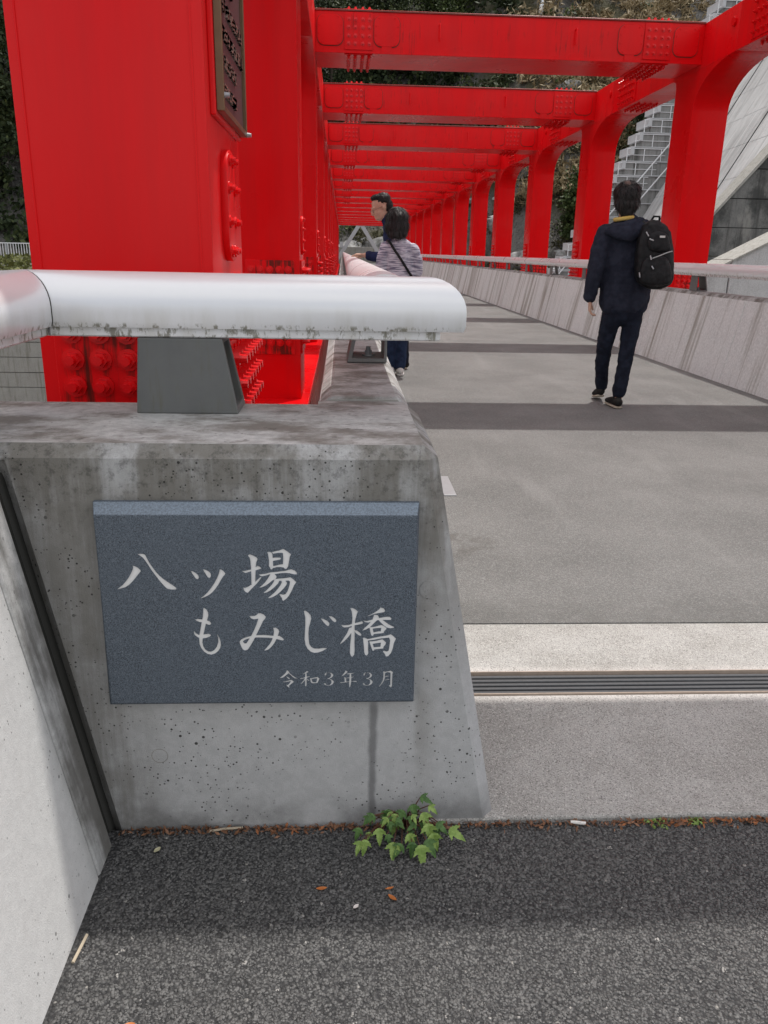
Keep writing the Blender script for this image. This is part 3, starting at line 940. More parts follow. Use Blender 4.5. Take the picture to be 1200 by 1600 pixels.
# ================================================================== STONE NAMEPLATE
GLYPHS = [
('hachi', [[(-4006,6191),(-3970,6182),(-3912,6149),(-3863,6098),(-3861,6069),(-3912,6009),(-3980,5921),(-4047,5843),(-4112,5780),(-4177,5738),(-4250,5714),(-4323,5691),(-4332,5698),(-4289,5736),(-4224,5787),(-4157,5865),(-4100,5943),(-4053,6021),(-4022,6087),(-4002,6131)],[(-3902,6421),(-3851,6434),(-3790,6431),(-3752,6412),(-3735,6368),(-3692,6267),(-3638,6164),(-3574,6064),(-3509,5980),(-3423,5897),(-3345,5837),(-3267,5779),(-3209,5729),(-3203,5695),(-3222,5682),(-3314,5684),(-3384,5702),(-3432,5752),(-3498,5842),(-3572,5953),(-3645,6069),(-3707,6186),(-3761,6285),(-3806,6351),(-3854,6390)]]),
('tsu', [[(-2913,6077),(-2873,6072),(-2823,6041),(-2775,5997),(-2759,5952),(-2769,5916),(-2794,5899),(-2820,5912),(-2848,5957),(-2886,6019)],[(-2677,6116),(-2626,6103),(-2567,6070),(-2532,6030),(-2526,5985),(-2538,5941),(-2563,5927),(-2593,5947),(-2631,6014),(-2659,6068)],[(-2357,6107),(-2330,6112),(-2286,6081),(-2248,6029),(-2257,5996),(-2296,5956),(-2340,5884),(-2396,5783),(-2462,5687),(-2527,5615),(-2591,5563),(-2655,5529),(-2739,5495),(-2744,5509),(-2685,5552),(-2609,5626),(-2532,5727),(-2466,5828),(-2410,5934),(-2375,6018),(-2360,6074)]]),
('ba', [[(-1805,6394),(-1782,6416),(-1760,6421),(-1710,6400),(-1644,6364),(-1617,6328),(-1629,6291),(-1647,6249),(-1659,6151),(-1668,6004),(-1676,5856),(-1695,5807),(-1757,5794),(-1753,5856),(-1751,6004),(-1752,6151),(-1759,6273),(-1770,6346)],[(-1940,6078),(-1878,6078),(-1821,6092),(-1753,6108),(-1661,6151),(-1632,6182),(-1593,6173),(-1554,6145),(-1549,6129),(-1572,6114),(-1629,6096),(-1686,6080),(-1766,6059),(-1823,6041),(-1857,6029),(-1891,6041)],[(-1915,5727),(-1867,5726),(-1821,5745),(-1758,5788),(-1694,5831),(-1635,5893),(-1577,5948),(-1548,5955),(-1566,5918),(-1602,5868),(-1661,5794),(-1720,5732),(-1778,5670),(-1820,5620),(-1837,5611),(-1871,5627),(-1904,5664)],[(-1433,6467),(-1394,6476),(-1349,6461),(-1333,6437),(-1327,6346),(-1323,6248),(-1320,6175),(-1329,6138),(-1346,6102),(-1369,6104),(-1390,6151),(-1407,6169),(-1401,6273),(-1408,6358),(-1417,6424)],[(-1349,6467),(-1281,6485),(-1202,6501),(-1134,6530),(-1112,6530),(-1056,6491),(-973,6424),(-979,6406),(-998,6376),(-1012,6297),(-1025,6224),(-1037,6163),(-1063,6120),(-1091,6111),(-1119,6138),(-1136,6157),(-1134,6236),(-1127,6321),(-1128,6406),(-1136,6449),(-1226,6449),(-1316,6430)],[(-1332,6346),(-1284,6355),(-1183,6355),(-1166,6340),(-1184,6309),(-1240,6299),(-1297,6287),(-1329,6279)],[(-1324,6175),(-1254,6193),(-1186,6212),(-1129,6218),(-1119,6144),(-1187,6153),(-1255,6153),(-1329,6132)],[(-1604,6004),(-1541,6010),(-1462,6022),(-1370,6049),(-1314,6053),(-1200,6065),(-1098,6077),(-1029,6101),(-972,6114),(-905,6083),(-866,6040),(-872,5997),(-929,6003),(-1008,6025),(-1076,6031),(-1167,6028),(-1281,6010),(-1394,6004),(-1463,5979),(-1543,5961),(-1582,5973)],[(-1388,6004),(-1303,6016),(-1272,5979),(-1259,5948),(-1283,5905),(-1352,5868),(-1422,5806),(-1491,5757),(-1549,5732),(-1595,5720),(-1602,5729),(-1548,5775),(-1489,5837),(-1442,5905),(-1412,5954)],[(-1294,5905),(-1215,5917),(-1123,5923),(-1044,5935),(-992,5944),(-942,5904),(-880,5842),(-898,5811),(-927,5768),(-957,5693),(-998,5606),(-1033,5543),(-1086,5481),(-1144,5437),(-1161,5456),(-1172,5506),(-1200,5544),(-1216,5581),(-1193,5588),(-1142,5575),(-1096,5587),(-1060,5643),(-1036,5706),(-1012,5793),(-1005,5849),(-1033,5873),(-1090,5867),(-1193,5865),(-1273,5865)],[(-1306,5899),(-1238,5892),(-1214,5855),(-1240,5806),(-1310,5731),(-1380,5669),(-1449,5626),(-1512,5607),(-1524,5616),(-1471,5663),(-1412,5725),(-1354,5794),(-1318,5855)],[(-1170,5880),(-1090,5867),(-1059,5824),(-1081,5768),(-1128,5706),(-1198,5631),(-1268,5569),(-1349,5519),(-1418,5497),(-1438,5509),(-1382,5557),(-1312,5619),(-1242,5700),(-1189,5781),(-1165,5837)]]),
('mo', [[(-2710,5287),(-2685,5296),(-2645,5260),(-2620,5204),(-2616,5140),(-2639,5057),(-2668,4974),(-2698,4862),(-2725,4750),(-2751,4638),(-2761,4544),(-2748,4459),(-2713,4388),(-2656,4344),(-2597,4340),(-2537,4372),(-2483,4447),(-2450,4542),(-2449,4636),(-2475,4739),(-2459,4721),(-2423,4645),(-2402,4560),(-2400,4485),(-2420,4409),(-2462,4343),(-2524,4292),(-2601,4264),(-2676,4282),(-2741,4332),(-2793,4412),(-2822,4506),(-2824,4620),(-2810,4732),(-2782,4863),(-2753,4993),(-2728,5103),(-2716,5196)],[(-2886,5043),(-2830,5061),(-2772,5052),(-2665,5033),(-2599,5010),(-2571,4973),(-2574,4936),(-2612,4921),(-2653,4936),(-2717,4978),(-2800,4987),(-2857,5012)],[(-2919,4785),(-2902,4789),(-2883,4751),(-2839,4719),(-2781,4709),(-2696,4728),(-2629,4735),(-2593,4716),(-2586,4693),(-2616,4665),(-2684,4638),(-2752,4629),(-2835,4644),(-2891,4686),(-2919,4733)]]),
('mi', [[(-1826,5122),(-1785,5118),(-1709,5121),(-1667,5145),(-1641,5176),(-1591,5178),(-1533,5150),(-1492,5102),(-1502,5061),(-1554,4996),(-1599,4894),(-1652,4782),(-1697,4688),(-1751,4575),(-1814,4462),(-1877,4367),(-1928,4354),(-1970,4377),(-2001,4444),(-1931,4520),(-1894,4519),(-1853,4585),(-1790,4689),(-1736,4801),(-1682,4931),(-1644,5052),(-1729,5040),(-1787,5062)],[(-1966,4377),(-1993,4435),(-2024,4501),(-2027,4558),(-1995,4605),(-1927,4642),(-1824,4674),(-1773,4688),(-1792,4632),(-1877,4608),(-1929,4586),(-1960,4558),(-1939,4520),(-1897,4514),(-1883,4443)],[(-1807,4679),(-1655,4701),(-1520,4702),(-1368,4686),(-1232,4681),(-1174,4638),(-1141,4596),(-1167,4571),(-1234,4587),(-1319,4616),(-1437,4634),(-1572,4640),(-1690,4641),(-1792,4628)],[(-1355,4859),(-1305,4864),(-1255,4826),(-1235,4779),(-1257,4704),(-1293,4610),(-1338,4516),(-1399,4431),(-1469,4368),(-1529,4346),(-1549,4354),(-1493,4422),(-1432,4497),(-1387,4582),(-1351,4686),(-1340,4780)]]),
('ji', [[(-740,5225),(-713,5231),(-660,5192),(-610,5132),(-597,5053),(-617,4964),(-645,4855),(-656,4735),(-652,4594),(-640,4493),(-604,4432),(-541,4395),(-450,4391),(-359,4406),(-290,4400),(-295,4380),(-378,4329),(-469,4297),(-542,4290),(-614,4315),(-677,4382),(-718,4474),(-735,4595),(-727,4755),(-717,4915),(-715,5073),(-735,5172)],[(-414,5062),(-356,5048),(-284,5008),(-240,4962),(-240,4908),(-263,4879),(-303,4909),(-357,4973)],[(-257,5111),(-194,5105),(-131,5061),(-101,5021),(-104,4981),(-131,4966),(-176,5002),(-221,5061)]]),
('bashi', [[(-10,4915),(58,4907),(149,4914),(221,4940),(329,4969),(410,4993),(434,4969),(423,4933),(329,4909),(221,4890),(131,4855),(58,4851),(22,4871)],[(174,5277),(218,5286),(290,5247),(330,5203),(309,5148),(283,5049),(266,4910),(268,4730),(265,4528),(270,4345),(262,4243),(226,4196),(198,4213),(174,4284),(178,4468),(195,4670),(207,4870),(220,5069),(204,5208)],[(158,4850),(239,4870),(231,4790),(195,4720),(132,4630),(60,4549),(-22,4479),(-31,4489),(41,4610),(113,4730)],[(258,4800),(312,4790),(376,4739),(408,4689),(386,4663),(341,4685),(277,4740)],[(508,5107),(580,5137),(669,5190),(741,5245),(776,5294),(839,5274),(873,5215),(850,5185),(760,5170),(652,5146),(562,5107),(517,5101)],[(428,5009),(509,4998),(618,5032),(762,5063),(870,5086),(960,5090),(1001,5050),(989,5016),(890,5016),(763,5017),(636,4998),(537,4958),(474,4969)],[(652,5137),(725,5126),(753,5067),(708,5007),(637,4928),(566,4848),(476,4799),(412,4779),(466,4849),(547,4928),(618,5028),(635,5087)],[(753,5057),(817,5027),(890,4967),(983,4902),(1056,4866),(1053,4840),(984,4832),(911,4846),(837,4907),(772,4977),(735,5027)],[(562,4858),(620,4868),(636,4788),(655,4707),(632,4663),(601,4677),(582,4748)],[(611,4864),(692,4878),(801,4911),(847,4891),(908,4840),(894,4806),(858,4766),(850,4726),(786,4743),(794,4807),(798,4843),(711,4837),(624,4824)],[(640,4748),(731,4767),(803,4771),(850,4726),(750,4717),(644,4703)],[(432,4628),(468,4632),(524,4603),(543,4526),(541,4364),(546,4272),(519,4221),(482,4241),(463,4303),(452,4466)],[(524,4597),(642,4623),(787,4656),(933,4681),(991,4705),(1043,4665),(1103,4600),(1085,4563),(1061,4503),(1040,4380),(1005,4278),(952,4207),(906,4201),(886,4249),(839,4321),(857,4335),(922,4316),(958,4340),(974,4462),(981,4564),(961,4625),(806,4610),(642,4576),(533,4563)],[(561,4546),(606,4550),(635,4485),(664,4383),(664,4332),(631,4336),(608,4404)],[(606,4546),(716,4562),(825,4595),(903,4520),(891,4473),(855,4423),(847,4382),(783,4382),(791,4464),(799,4514),(698,4501),(622,4485)],[(649,4414),(736,4423),(855,4433),(838,4382),(737,4372),(664,4363)]]),
('rei', [[(-1104,3909),(-1077,3900),(-1048,3858),(-1078,3821),(-1133,3773),(-1188,3731),(-1253,3716),(-1258,3725),(-1198,3774),(-1143,3828),(-1110,3876)],[(-1067,3864),(-1035,3833),(-982,3784),(-929,3741),(-875,3716),(-886,3707),(-940,3713),(-983,3741),(-1036,3797),(-1073,3840)],[(-1128,3767),(-1101,3763),(-1056,3736),(-1039,3711),(-1057,3693),(-1080,3712)],[(-1200,3645),(-1135,3653),(-1059,3675),(-1011,3689),(-963,3649),(-979,3619),(-1029,3576),(-1067,3540),(-1099,3562),(-1066,3589),(-1033,3638),(-1027,3650),(-1093,3638),(-1168,3627)],[(-1126,3589),(-1083,3564),(-1046,3515),(-1068,3505),(-1100,3534)]]),
('wa', [[(-787,3819),(-738,3849),(-695,3891),(-652,3860),(-690,3842),(-733,3824),(-782,3809)],[(-848,3722),(-799,3724),(-723,3751),(-647,3769),(-631,3750),(-691,3730),(-767,3711),(-821,3694)],[(-733,3843),(-701,3830),(-700,3745),(-703,3647),(-706,3561),(-720,3521),(-739,3542),(-735,3647),(-732,3745)],[(-734,3733),(-718,3708),(-752,3647),(-801,3592),(-839,3574),(-801,3623),(-762,3678)],[(-702,3714),(-675,3696),(-643,3665),(-657,3652),(-692,3677)],[(-637,3720),(-610,3722),(-594,3670),(-578,3615),(-595,3603),(-619,3621),(-627,3671)],[(-610,3719),(-540,3737),(-480,3749),(-442,3712),(-459,3663),(-481,3608),(-513,3608),(-497,3669),(-491,3712),(-551,3709),(-605,3692)],[(-595,3633),(-540,3627),(-486,3623),(-492,3602),(-584,3599)]]),
('three', [[(-339,3778),(-333,3825),(-306,3845),(-252,3853),(-193,3838),(-162,3799),(-166,3758),(-198,3722),(-236,3706),(-193,3689),(-155,3654),(-149,3617),(-171,3574),(-220,3544),(-280,3539),(-334,3555),(-356,3588),(-345,3609),(-318,3600),(-307,3572),(-275,3556),(-231,3566),(-198,3611),(-204,3660),(-236,3689),(-280,3697),(-280,3714),(-242,3728),(-209,3759),(-206,3795),(-230,3832),(-274,3839),(-303,3821),(-303,3790),(-317,3772)]]),
('nen', [[(89,3894),(138,3860),(100,3817),(46,3769),(-3,3751),(35,3805),(73,3854)],[(122,3823),(187,3829),(263,3832),(258,3812),(187,3804),(122,3799)],[(79,3719),(155,3731),(258,3754),(253,3734),(177,3712),(84,3701)],[(63,3744),(90,3731),(101,3688),(107,3627),(74,3621),(68,3689)],[(-35,3622),(47,3625),(155,3641),(243,3648),(297,3652),(335,3631),(308,3619),(232,3632),(134,3620),(47,3605),(-8,3597)],[(171,3823),(203,3816),(207,3724),(205,3638),(194,3552),(178,3490),(165,3521),(161,3602),(168,3712)]]),
('three', [[(452,3771),(457,3818),(484,3838),(538,3846),(598,3831),(629,3792),(626,3751),(594,3714),(556,3699),(600,3681),(639,3646),(645,3609),(624,3566),(575,3536),(515,3531),(460,3547),(438,3580),(448,3601),(476,3592),(487,3564),(520,3549),(564,3558),(596,3604),(590,3653),(556,3682),(513,3689),(512,3707),(550,3721),(583,3751),(586,3788),(560,3825),(516,3832),(487,3814),(488,3783),(474,3765)]]),
('tsuki', [[(856,3865),(883,3863),(895,3816),(895,3718),(881,3656),(845,3583),(791,3509),(769,3507),(817,3583),(849,3657),(861,3730),(862,3816)],[(883,3855),(948,3865),(1008,3883),(1058,3845),(1046,3790),(1045,3680),(1044,3568),(1041,3519),(1017,3482),(994,3513),(966,3544),(988,3544),(1007,3550),(1007,3655),(1007,3754),(1006,3827),(949,3840),(892,3822)],[(896,3755),(950,3767),(978,3760),(973,3742),(902,3736)],[(898,3671),(963,3686),(996,3686),(985,3668),(898,3654)]])]
def stroke_mesh(poly, y0, y1):
    m = MB()
    pts = [(a * 1e-4, c * 1e-4) for a, c in poly]
    return m.prism(pts, 'y', y0, y1)
npl = thing('stone_nameplate', 'dark blue-grey granite nameplate carved with white characters', 'nameplate', (-0.158, 1.48, 0.32))
e0, e1, z0, z1 = -0.4705, 0.1505, 0.312, 0.742
def slab():
    m = MB()
    yb, yf = 1.4785, 1.4502
    ib = [(e0, z0), (e1, z0), (e1, z1), (e0, z1)]
    inn = [(e0 + 0.005, z0 + 0.006), (e1 - 0.005, z0 + 0.006), (e1 - 0.005, z1 - 0.021), (e0 + 0.005, z1 - 0.021)]
    v = [(x, yb, z) for x, z in ib] + [(x, yf + (0.020 if z > 0.5 else 0.006), z) for x, z in ib] + [(x, yf, z) for x, z in inn]
    f = [(0, 3, 2, 1), (8, 9, 10, 11)]
    for i in range(4):
        j = (i + 1) % 4
        f += [(i, j, 4 + j, 4 + i), (4 + i, 4 + j, 8 + j, 8 + i)]
    m.add(v, f)
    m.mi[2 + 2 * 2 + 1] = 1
    return m
CUT = 0.0026
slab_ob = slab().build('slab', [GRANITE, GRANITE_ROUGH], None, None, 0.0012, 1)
cut = MB()
for nm, strokes in GLYPHS:
    for i, st in enumerate(strokes):
        cut.prism([(a * 1e-4, c * 1e-4) for a, c in st], 'y', 1.444 - 0.0001 * i, 1.4502 + CUT + 0.00002 * i)
cut_ob = cut.build('letter_cutter', GRANITE)
bo = slab_ob.modifiers.new('carve', 'BOOLEAN')
bo.operation = 'DIFFERENCE'; bo.solver = 'EXACT'; bo.use_self = True; bo.object = cut_ob
carved = bpy.data.meshes.new_from_object(slab_ob.evaluated_get(bpy.context.evaluated_depsgraph_get()))
slab_ob.modifiers.clear()
slab_ob.data = carved
bpy.data.objects.remove(cut_ob)
part(slab_ob, npl)
for nm, strokes in GLYPHS:
    m = MB()
    for i, st in enumerate(strokes):
        poly = [(a * 1e-4, c * 1e-4) for a, c in st]
        m.prism(poly, 'y', 1.4502 + CUT - 0.0007 - 0.00006 * i, 1.4502 + CUT + 0.0005)
    o = part(m.build('carved_character', INLAY), npl)

# ================================================================== DAM AND FAR BANK
def mat_dam_face():
    m = NT('dam_face_concrete')
    p = m.pos
    x, y, z = m.sep(p)
    n = m.noise(p, 0.25, 6, 0.6)
    c = m.mix(m.mapr(n, 0.3, 0.7), (0.40, 0.40, 0.395), (0.56, 0.56, 0.555))
    st = m.noise(m.scale(p, (0.08, 1.1, 0.08)), 1.0, 6, 0.65)
    c = m.mix(m.mapr(st, 0.50, 0.70, 0.0, 0.6), c, (0.23, 0.23, 0.225))
    st2 = m.noise(m.scale(p, (0.15, 3.5, 0.15), (3, 1, 2)), 1.0, 5, 0.65)
    c = m.mix(m.mapr(st2, 0.56, 0.70, 0.0, 0.6), c, (0.68, 0.68, 0.67))
    blk_ = m.mapr(m.noise(m.scale(p, (0.25, 0.5, 0.12)), 1.0, 7, 0.7), 0.52, 0.66)
    c = m.mix(m.math('MULTIPLY', blk_, 0.55), c, (0.20, 0.20, 0.19))
    return m.done(c, 0.85, m.bump(m.noise(p, 6, 5), 0.2, 0.05), 0.0, 0.3)
DAMFACE = mat_dam_face()
dam = thing('concrete_dam', 'huge pale sloping concrete dam face rising on the right', 'dam', (30, 60, -9))
# sloping face in monoliths (strips up the slope), lifts as thin ledges
def face_x(y, z): return 25.9 + (y - 70) * 0.118 + (z - 6.0) * 0.56
for k, (ya, yb) in enumerate([(48.3, 53), (53, 58), (58, 63), (63, 69.6)]):
    m = MB()
    off = 0.06 * (k % 2)
    zlev = [-9.5 + 2.2 * i for i in range(27)]
    for za, zb in zip(zlev[:-1], zlev[1:]):
        e = 0.02
        v = []
        for yy in (ya + 0.006, yb - 0.006):
            v += [(face_x(yy, za) - off, yy, za), (face_x(yy, zb - e) - off, yy, zb - e), (face_x(yy, zb - e) + 0.12, yy, zb - e), (face_x(yy, zb) + 0.12, yy, zb)]
        m.add(v, [(0, 1, 5, 4), (1, 2, 6, 5), (2, 3, 7, 6)])
    m.add([(face_x(ya, -9.5) + 0.3, ya, -9.5), (face_x(ya, 48) + 0.3, ya, 48), (face_x(yb, 48) + 0.3, yb, 48), (face_x(yb, -9.5) + 0.3, yb, -9.5)], [(0, 1, 2, 3)])
    part(m.build('monolith', DAMFACE), dam)
crest = MB().box(58.5, 66, 15, 80, 40, 47)
part(crest.build('crest', DAMCON), dam)
# blackened training wall, top following the slope, board-marked lifts
tw = thing('training_wall', 'blackened vertical concrete wall with sloping top beneath the dam face', 'wall', (18, 48, -9.5))
zl = [-9.5 + 1.55 * i for i in range(31)]
for za, zb in zip(zl[:-1], zl[1:]):
    xa = 21.29 + (za - 4.15) * 0.84; xb_ = 21.29 + (zb - 4.15) * 0.84
    q = [(xa, za + 0.02), (xb_, zb - 0.02), (xb_ + 22, zb - 0.02), (xa + 22, za + 0.02)]
    part(MB().prism(q, 'y', 47.0 + 0.03 * (int(za) % 3), 48.2).build('lift', DARKCON), tw)
    part(MB().prism([(xa - 0.10, za), (xb_ - 0.10, zb), (xb_ + 0.08, zb), (xa + 0.08, za)], 'y', 46.9, 48.3).build('coping', OLDCON), tw)
gw = thing('guide_wall', 'light grey streaked concrete slope below the blackened wall', 'wall', (16, 30, -9))
for k in range(6):
    xa = 2.0 + 6 * k; za = -5.05 + 0.515 * (xa - 2.0); xb_ = xa + 5.96; zb = za + 0.515 * 5.96
    part(MB().prism([(xa, -9.8), (xa, za), (xb_, zb), (xb_, -9.8)], 'y', 29.5 + 0.02 * (k % 2), 31).build('panel', DAMCON, None, None, 0.03), gw)
    part(MB().prism([(xa, za), (xb_, zb), (xb_, zb + 0.07), (xa, za + 0.07)], 'y', 29.42, 31.08).build('coping', OLDCON), gw)

# stepped abutment with white railings
st = thing('stepped_abutment', 'tall concrete stepped abutment with white railings climbing beside the dam', 'stairs', (22, 70, -2))
STEPCON = concrete('step_concrete', (0.20, 0.20, 0.195), (0.30, 0.30, 0.29), streak=0.85, streak_col=(0.065, 0.065, 0.06), far=0.3)
FASCIA = plain('pale_step_fascia', (0.55, 0.56, 0.57), 0.8, var=0.08, sc=2)
stp = MB().box(0, 9.0, 0, 3.0, -1.25, -0.07).mesh('step', STEPCON)
fas = MB().box(-0.30, -0.002, -0.15, 2.7, -0.62, 0.0).mesh('fascia', FASCIA)
cap = MB().box(0, 9.0, -0.12, 3.0, -0.07, 0.0).mesh('tread', FASCIA)
rl = MB()
for px in (0.05, 1.45, 2.85):
    rl.box(px - 0.03, px + 0.03, -0.09, -0.03, 0, 0.92)
rl.box(-0.02, 3.2, -0.09, -0.03, 0.90, 0.965); rl.box(-0.02, 3.2, -0.085, -0.035, 0.42, 0.46)
rlm = rl.mesh('railing', WHITE_STEEL)
for k in range(34):
    z = -2.0 + 1.07 * k
    x = 17.1 + 0.60 * k + 0.006 * max(0, k - 14) * 0
    for nm_, me_ in (('step', stp), ('fascia', fas), ('tread', cap), ('railing', rlm)):
        part(link(nm_, me_, None, (x, 70 + 0.004 * (k % 2), z)), st)
dx, dz = 0.555 * 34, 1.07 * 34
for off, nm_ in ((1.55, 'handrail'), (3.0, 'handrail')):
    m = MB()
    m.tube([(17.1 + off - 1, 69.7, -2.0 + 1.0), (17.1 + off + dx * 1.0 + 6, 69.7, -2.0 + 1.0 + dz * 0.72 + 6)], 0.055, 6)
    part(m.build(nm_, WHITE_STEEL), st)

# left bank: retaining wall, fence, grass
rw = thing('retaining_wall', 'old grey retaining wall in horizontal lifts left of the red post', 'wall', (-20, 34, -9))
for k in range(13):
    z = -9.4 + 0.62 * k
    for j in range(4):
        xa = -34 + 6.0 * j + (k % 2) * 1.5
        part(MB().box(xa, xa + 5.97, 34 + 0.02 * ((k + j) % 2), 35, z + 0.012, z + 0.608).build('lift', OLDCON, None, None, 0.012), rw)
fe = thing('picket_fence', 'pale metal picket fence along the grassy bank by dark trees', 'fence', (-26, 65, 0.2))
pk = MB().box(-0.02, 0.02, -0.02, 0.02, 0.06, 1.08).mesh('picket', WHITE_STEEL)
po_ = MB().box(-0.05, 0.05, -0.05, 0.05, -0.5, 1.16).mesh('post', GALV)
for k in range(62):
    x = -35 + 0.17 * k * 1.15
    part(link('picket', pk, None, (x, 65, 0.22)), fe)
for k in range(8):
    part(link('post', po_, None, (-35.1 + 1.95 * k, 65.06, 0.22)), fe)
m = MB(); m.box(-36, -20, 64.97, 65.03, 1.30, 1.37)
part(m.build('top_rail', WHITE_STEEL), fe)
m = MB(); m.box(-36, -20, 64.97, 65.03, 0.30, 0.35)
part(m.build('bottom_rail', WHITE_STEEL), fe)

def on_ground(n, x0, x1, y0, y1, lift=0.0, jit=0.3):
    xs_ = rng.uniform(x0, x1, n); ys_ = rng.uniform(y0, y1, n)
    zs_ = np.array([ground_h(a, b_) for a, b_ in zip(xs_, ys_)])
    return np.stack([xs_, ys_, zs_ + lift + rng.uniform(-jit, jit, n)], 1)
tag(link('bank_grass', quads_mesh('bank_grass', GRASS_GREEN, on_ground(9000, -46, -12, 36, 66, 0.1, 0.12), 0.22, (0, -1.2, 0.3))), kind='stuff')

# far hillside cover: clumped scrub, dry grass, shrubs
def clumps(n, per, x0, x1, y0, y1, r, keep=lambda x, y, z: True):
    out = []
    tries = 0
    while len(out) < n and tries < n * 12:
        tries += 1
        x = rng.uniform(x0, x1); y = rng.uniform(y0, y1); z = ground_h(x, y)
        if not keep(x, y, z): continue
        s = r * rng.uniform(0.5, 1.4)
        pts = rng.normal(size=(per, 3)) * np.array([s, s, s * 0.62]) * 0.55
        out.append(pts + np.array([x, y, z + s * 0.45]))
    return np.concatenate(out)
def veg_dark(x, y, z):
    return mnoise.noise(Vector((x * 0.06, y * 0.06, 1))) > -0.25 and (z > 9 + max(0, (x - 4)) * 0.12) and not (x / y > 0.19 and z / y > 0.08)
tag(link('hillside_scrub', quads_mesh('hillside_scrub', LEAF_DARK, clumps(950, 150, -45, 50, 88, 150, 1.9, veg_dark), 0.34)), kind='stuff')
def veg_low(x, y, z): return z < 14 and not (abs(x - 2) < 8 and y < 97)
tag(link('left_bank_scrub', quads_mesh('left_bank_scrub', LEAF_DARK, clumps(420, 100, -52, -14, 67, 96, 1.7), 0.3)), kind='stuff')
tag(link('low_bushes', quads_mesh('low_bushes', LEAF_OLIVE, clumps(420, 110, -10, 40, 80, 118, 0.9, veg_low), 0.20)), kind='stuff')
tag(link('green_shrubs', quads_mesh('green_shrubs', LEAF_GREEN, clumps(190, 120, -25, 44, 84, 140, 1.1, lambda x, y, z: not (abs(x - 2) < 8 and y < 97)), 0.22)), kind='stuff')
def dry(x, y, z): return x / y > 0.185 and z / y > 0.07 and mnoise.noise(Vector((x * 0.09, y * 0.09, 5))) > -0.35
tag(link('dry_grass', quads_mesh('dry_grass', GRASS_DRY, clumps(1100, 110, 14, 52, 86, 150, 1.1, dry), 0.17, (0, -0.6, 0), 5.0)), kind='stuff')

# trees
def tree(x, y, h, w, mat, label, crown_base=0.2, n=7800, leaf=0.24):
    z0 = ground_h(x, y) - 0.3
    t = thing('tree', label, 'tree', (x, y, z0), 'trees on the slopes')
    m = MB()
    lean = rng.normal(size=2) * 0.35
    path = [(x, y, z0), (x + lean[0] * 0.4, y + lean[1] * 0.4, z0 + h * 0.4), (x + lean[0], y + lean[1], z0 + h * 0.86)]
    m.tube(path, [h * 0.022, h * 0.016, h * 0.004], 8)
    cs = []
    for k in range(26):
        f = crown_base + (1 - crown_base) * (k + 0.5) / 26
        prof = math.sin(min(1.0, (1 - f) * 1.5 + 0.08) * math.pi / 2)
        a = rng.uniform(0, 6.28); r = w * prof * rng.uniform(0.25, 0.9)
        c = np.array([x + lean[0] * f + r * math.cos(a), y + lean[1] * f + r * math.sin(a), z0 + h * f])
        m.tube([(x + lean[0] * f * 0.9, y + lean[1] * f * 0.9, z0 + h * f * 0.86), tuple(c)], [h * 0.006, h * 0.002], 5)
        s = w * rng.uniform(0.26, 0.46)
        cs.append(rng.normal(size=(n // 26, 3)) * np.array([s, s, s * 0.55]) * 0.62 + c)
    part(m.build('trunk', BARK, None, 60), t)
    part(link('crown', quads_mesh('crown', mat, np.concatenate(cs), leaf)), t)
for (x, y, h, w, mt_, lb) in (
    (-28.5, 70.5, 15, 3.6, LEAF_DARK, 'dark tree just behind the picket fence, left of the red post'),
    (-25.2, 73.5, 19, 4.0, LEAF_GREEN, 'tall green tree rising behind the picket fence'),
    (-31.5, 76.0, 24, 4.6, LEAF_DARK, 'tallest dark tree at the left edge of the view'),
    (-34.0, 69.0, 12, 3.2, LEAF_OLIVE, 'olive coloured low tree at the far left of the fence'),
    (-29.5, 84.0, 23, 4.8, LEAF_OLIVE, 'olive brown tree high on the left slope'),
    (6.0, 118.0, 15, 5.0, LEAF_DARK, 'dark evergreen seen over the nearest crossbeam at the centre'),
    (-1.5, 114.0, 14, 4.6, LEAF_DARK, 'dark evergreen seen above the left end of the crossbeams'),
    (13.0, 121.0, 14, 4.5, LEAF_GREEN, 'green tree seen over the middle of the nearest crossbeam'),
    (33.5, 92.0, 10, 3.2, LEAF_DARK, 'dark tree beside the top of the stepped abutment'),
    (24.0, 84.0, 8, 2.6, LEAF_GREEN, 'green tree left of the stepped abutment between the red posts')):
    tree(x, y, h, w, mt_, lb)

# boulders on the far slope
def boulder(x, y, r, label=None, group='boulders at the foot of the far slope'):
    bm = bmesh.new()
    bmesh.ops.create_icosphere(bm, subdivisions=3, radius=1.0)
    o_ = Vector((x, y, r * 7))
    sx, sy, sz = r * rng.uniform(0.8, 1.4), r * rng.uniform(0.7, 1.1), r * rng.uniform(0.6, 0.95)
    for v in bm.verts:
        d = 1 + 0.42 * mnoise.fractal(v.co * 1.1 + o_, 0.8, 2.0, 4)
        v.co = Vector((v.co.x * sx * d, v.co.y * sy * d, v.co.z * sz * d))
    me_ = bpy.data.meshes.new('boulder'); bm.to_mesh(me_); bm.free()
    me_.materials.append(BOULDER)
    o = link('boulder', me_, None, (x, y, ground_h(x, y) + sz * 0.25))
    return tag(o, label or 'grey boulder among brush at the foot of the far slope', 'boulder', group)
rubble = []
for k in range(70):
    while True:
        x, y = rng.uniform(-9, 30), rng.uniform(80, 106)
        if not (abs(x - 2) < 6.5 and y < 97.5): break
    rubble.append(boulder(x, y, rng.uniform(0.4, 1.7)))
rm = MB()
for o in rubble:
    rm.add([v.co + o.location for v in o.data.vertices], [tuple(p.vertices) for p in o.data.polygons])
    bpy.data.objects.remove(o)
tag(rm.build('rock_rubble', BOULDER, None, 40), kind='stuff')
boulder(-0.2, 98.6, 1.9, 'large dark boulder behind the grey steel trestle', 'boulders behind the trestle')
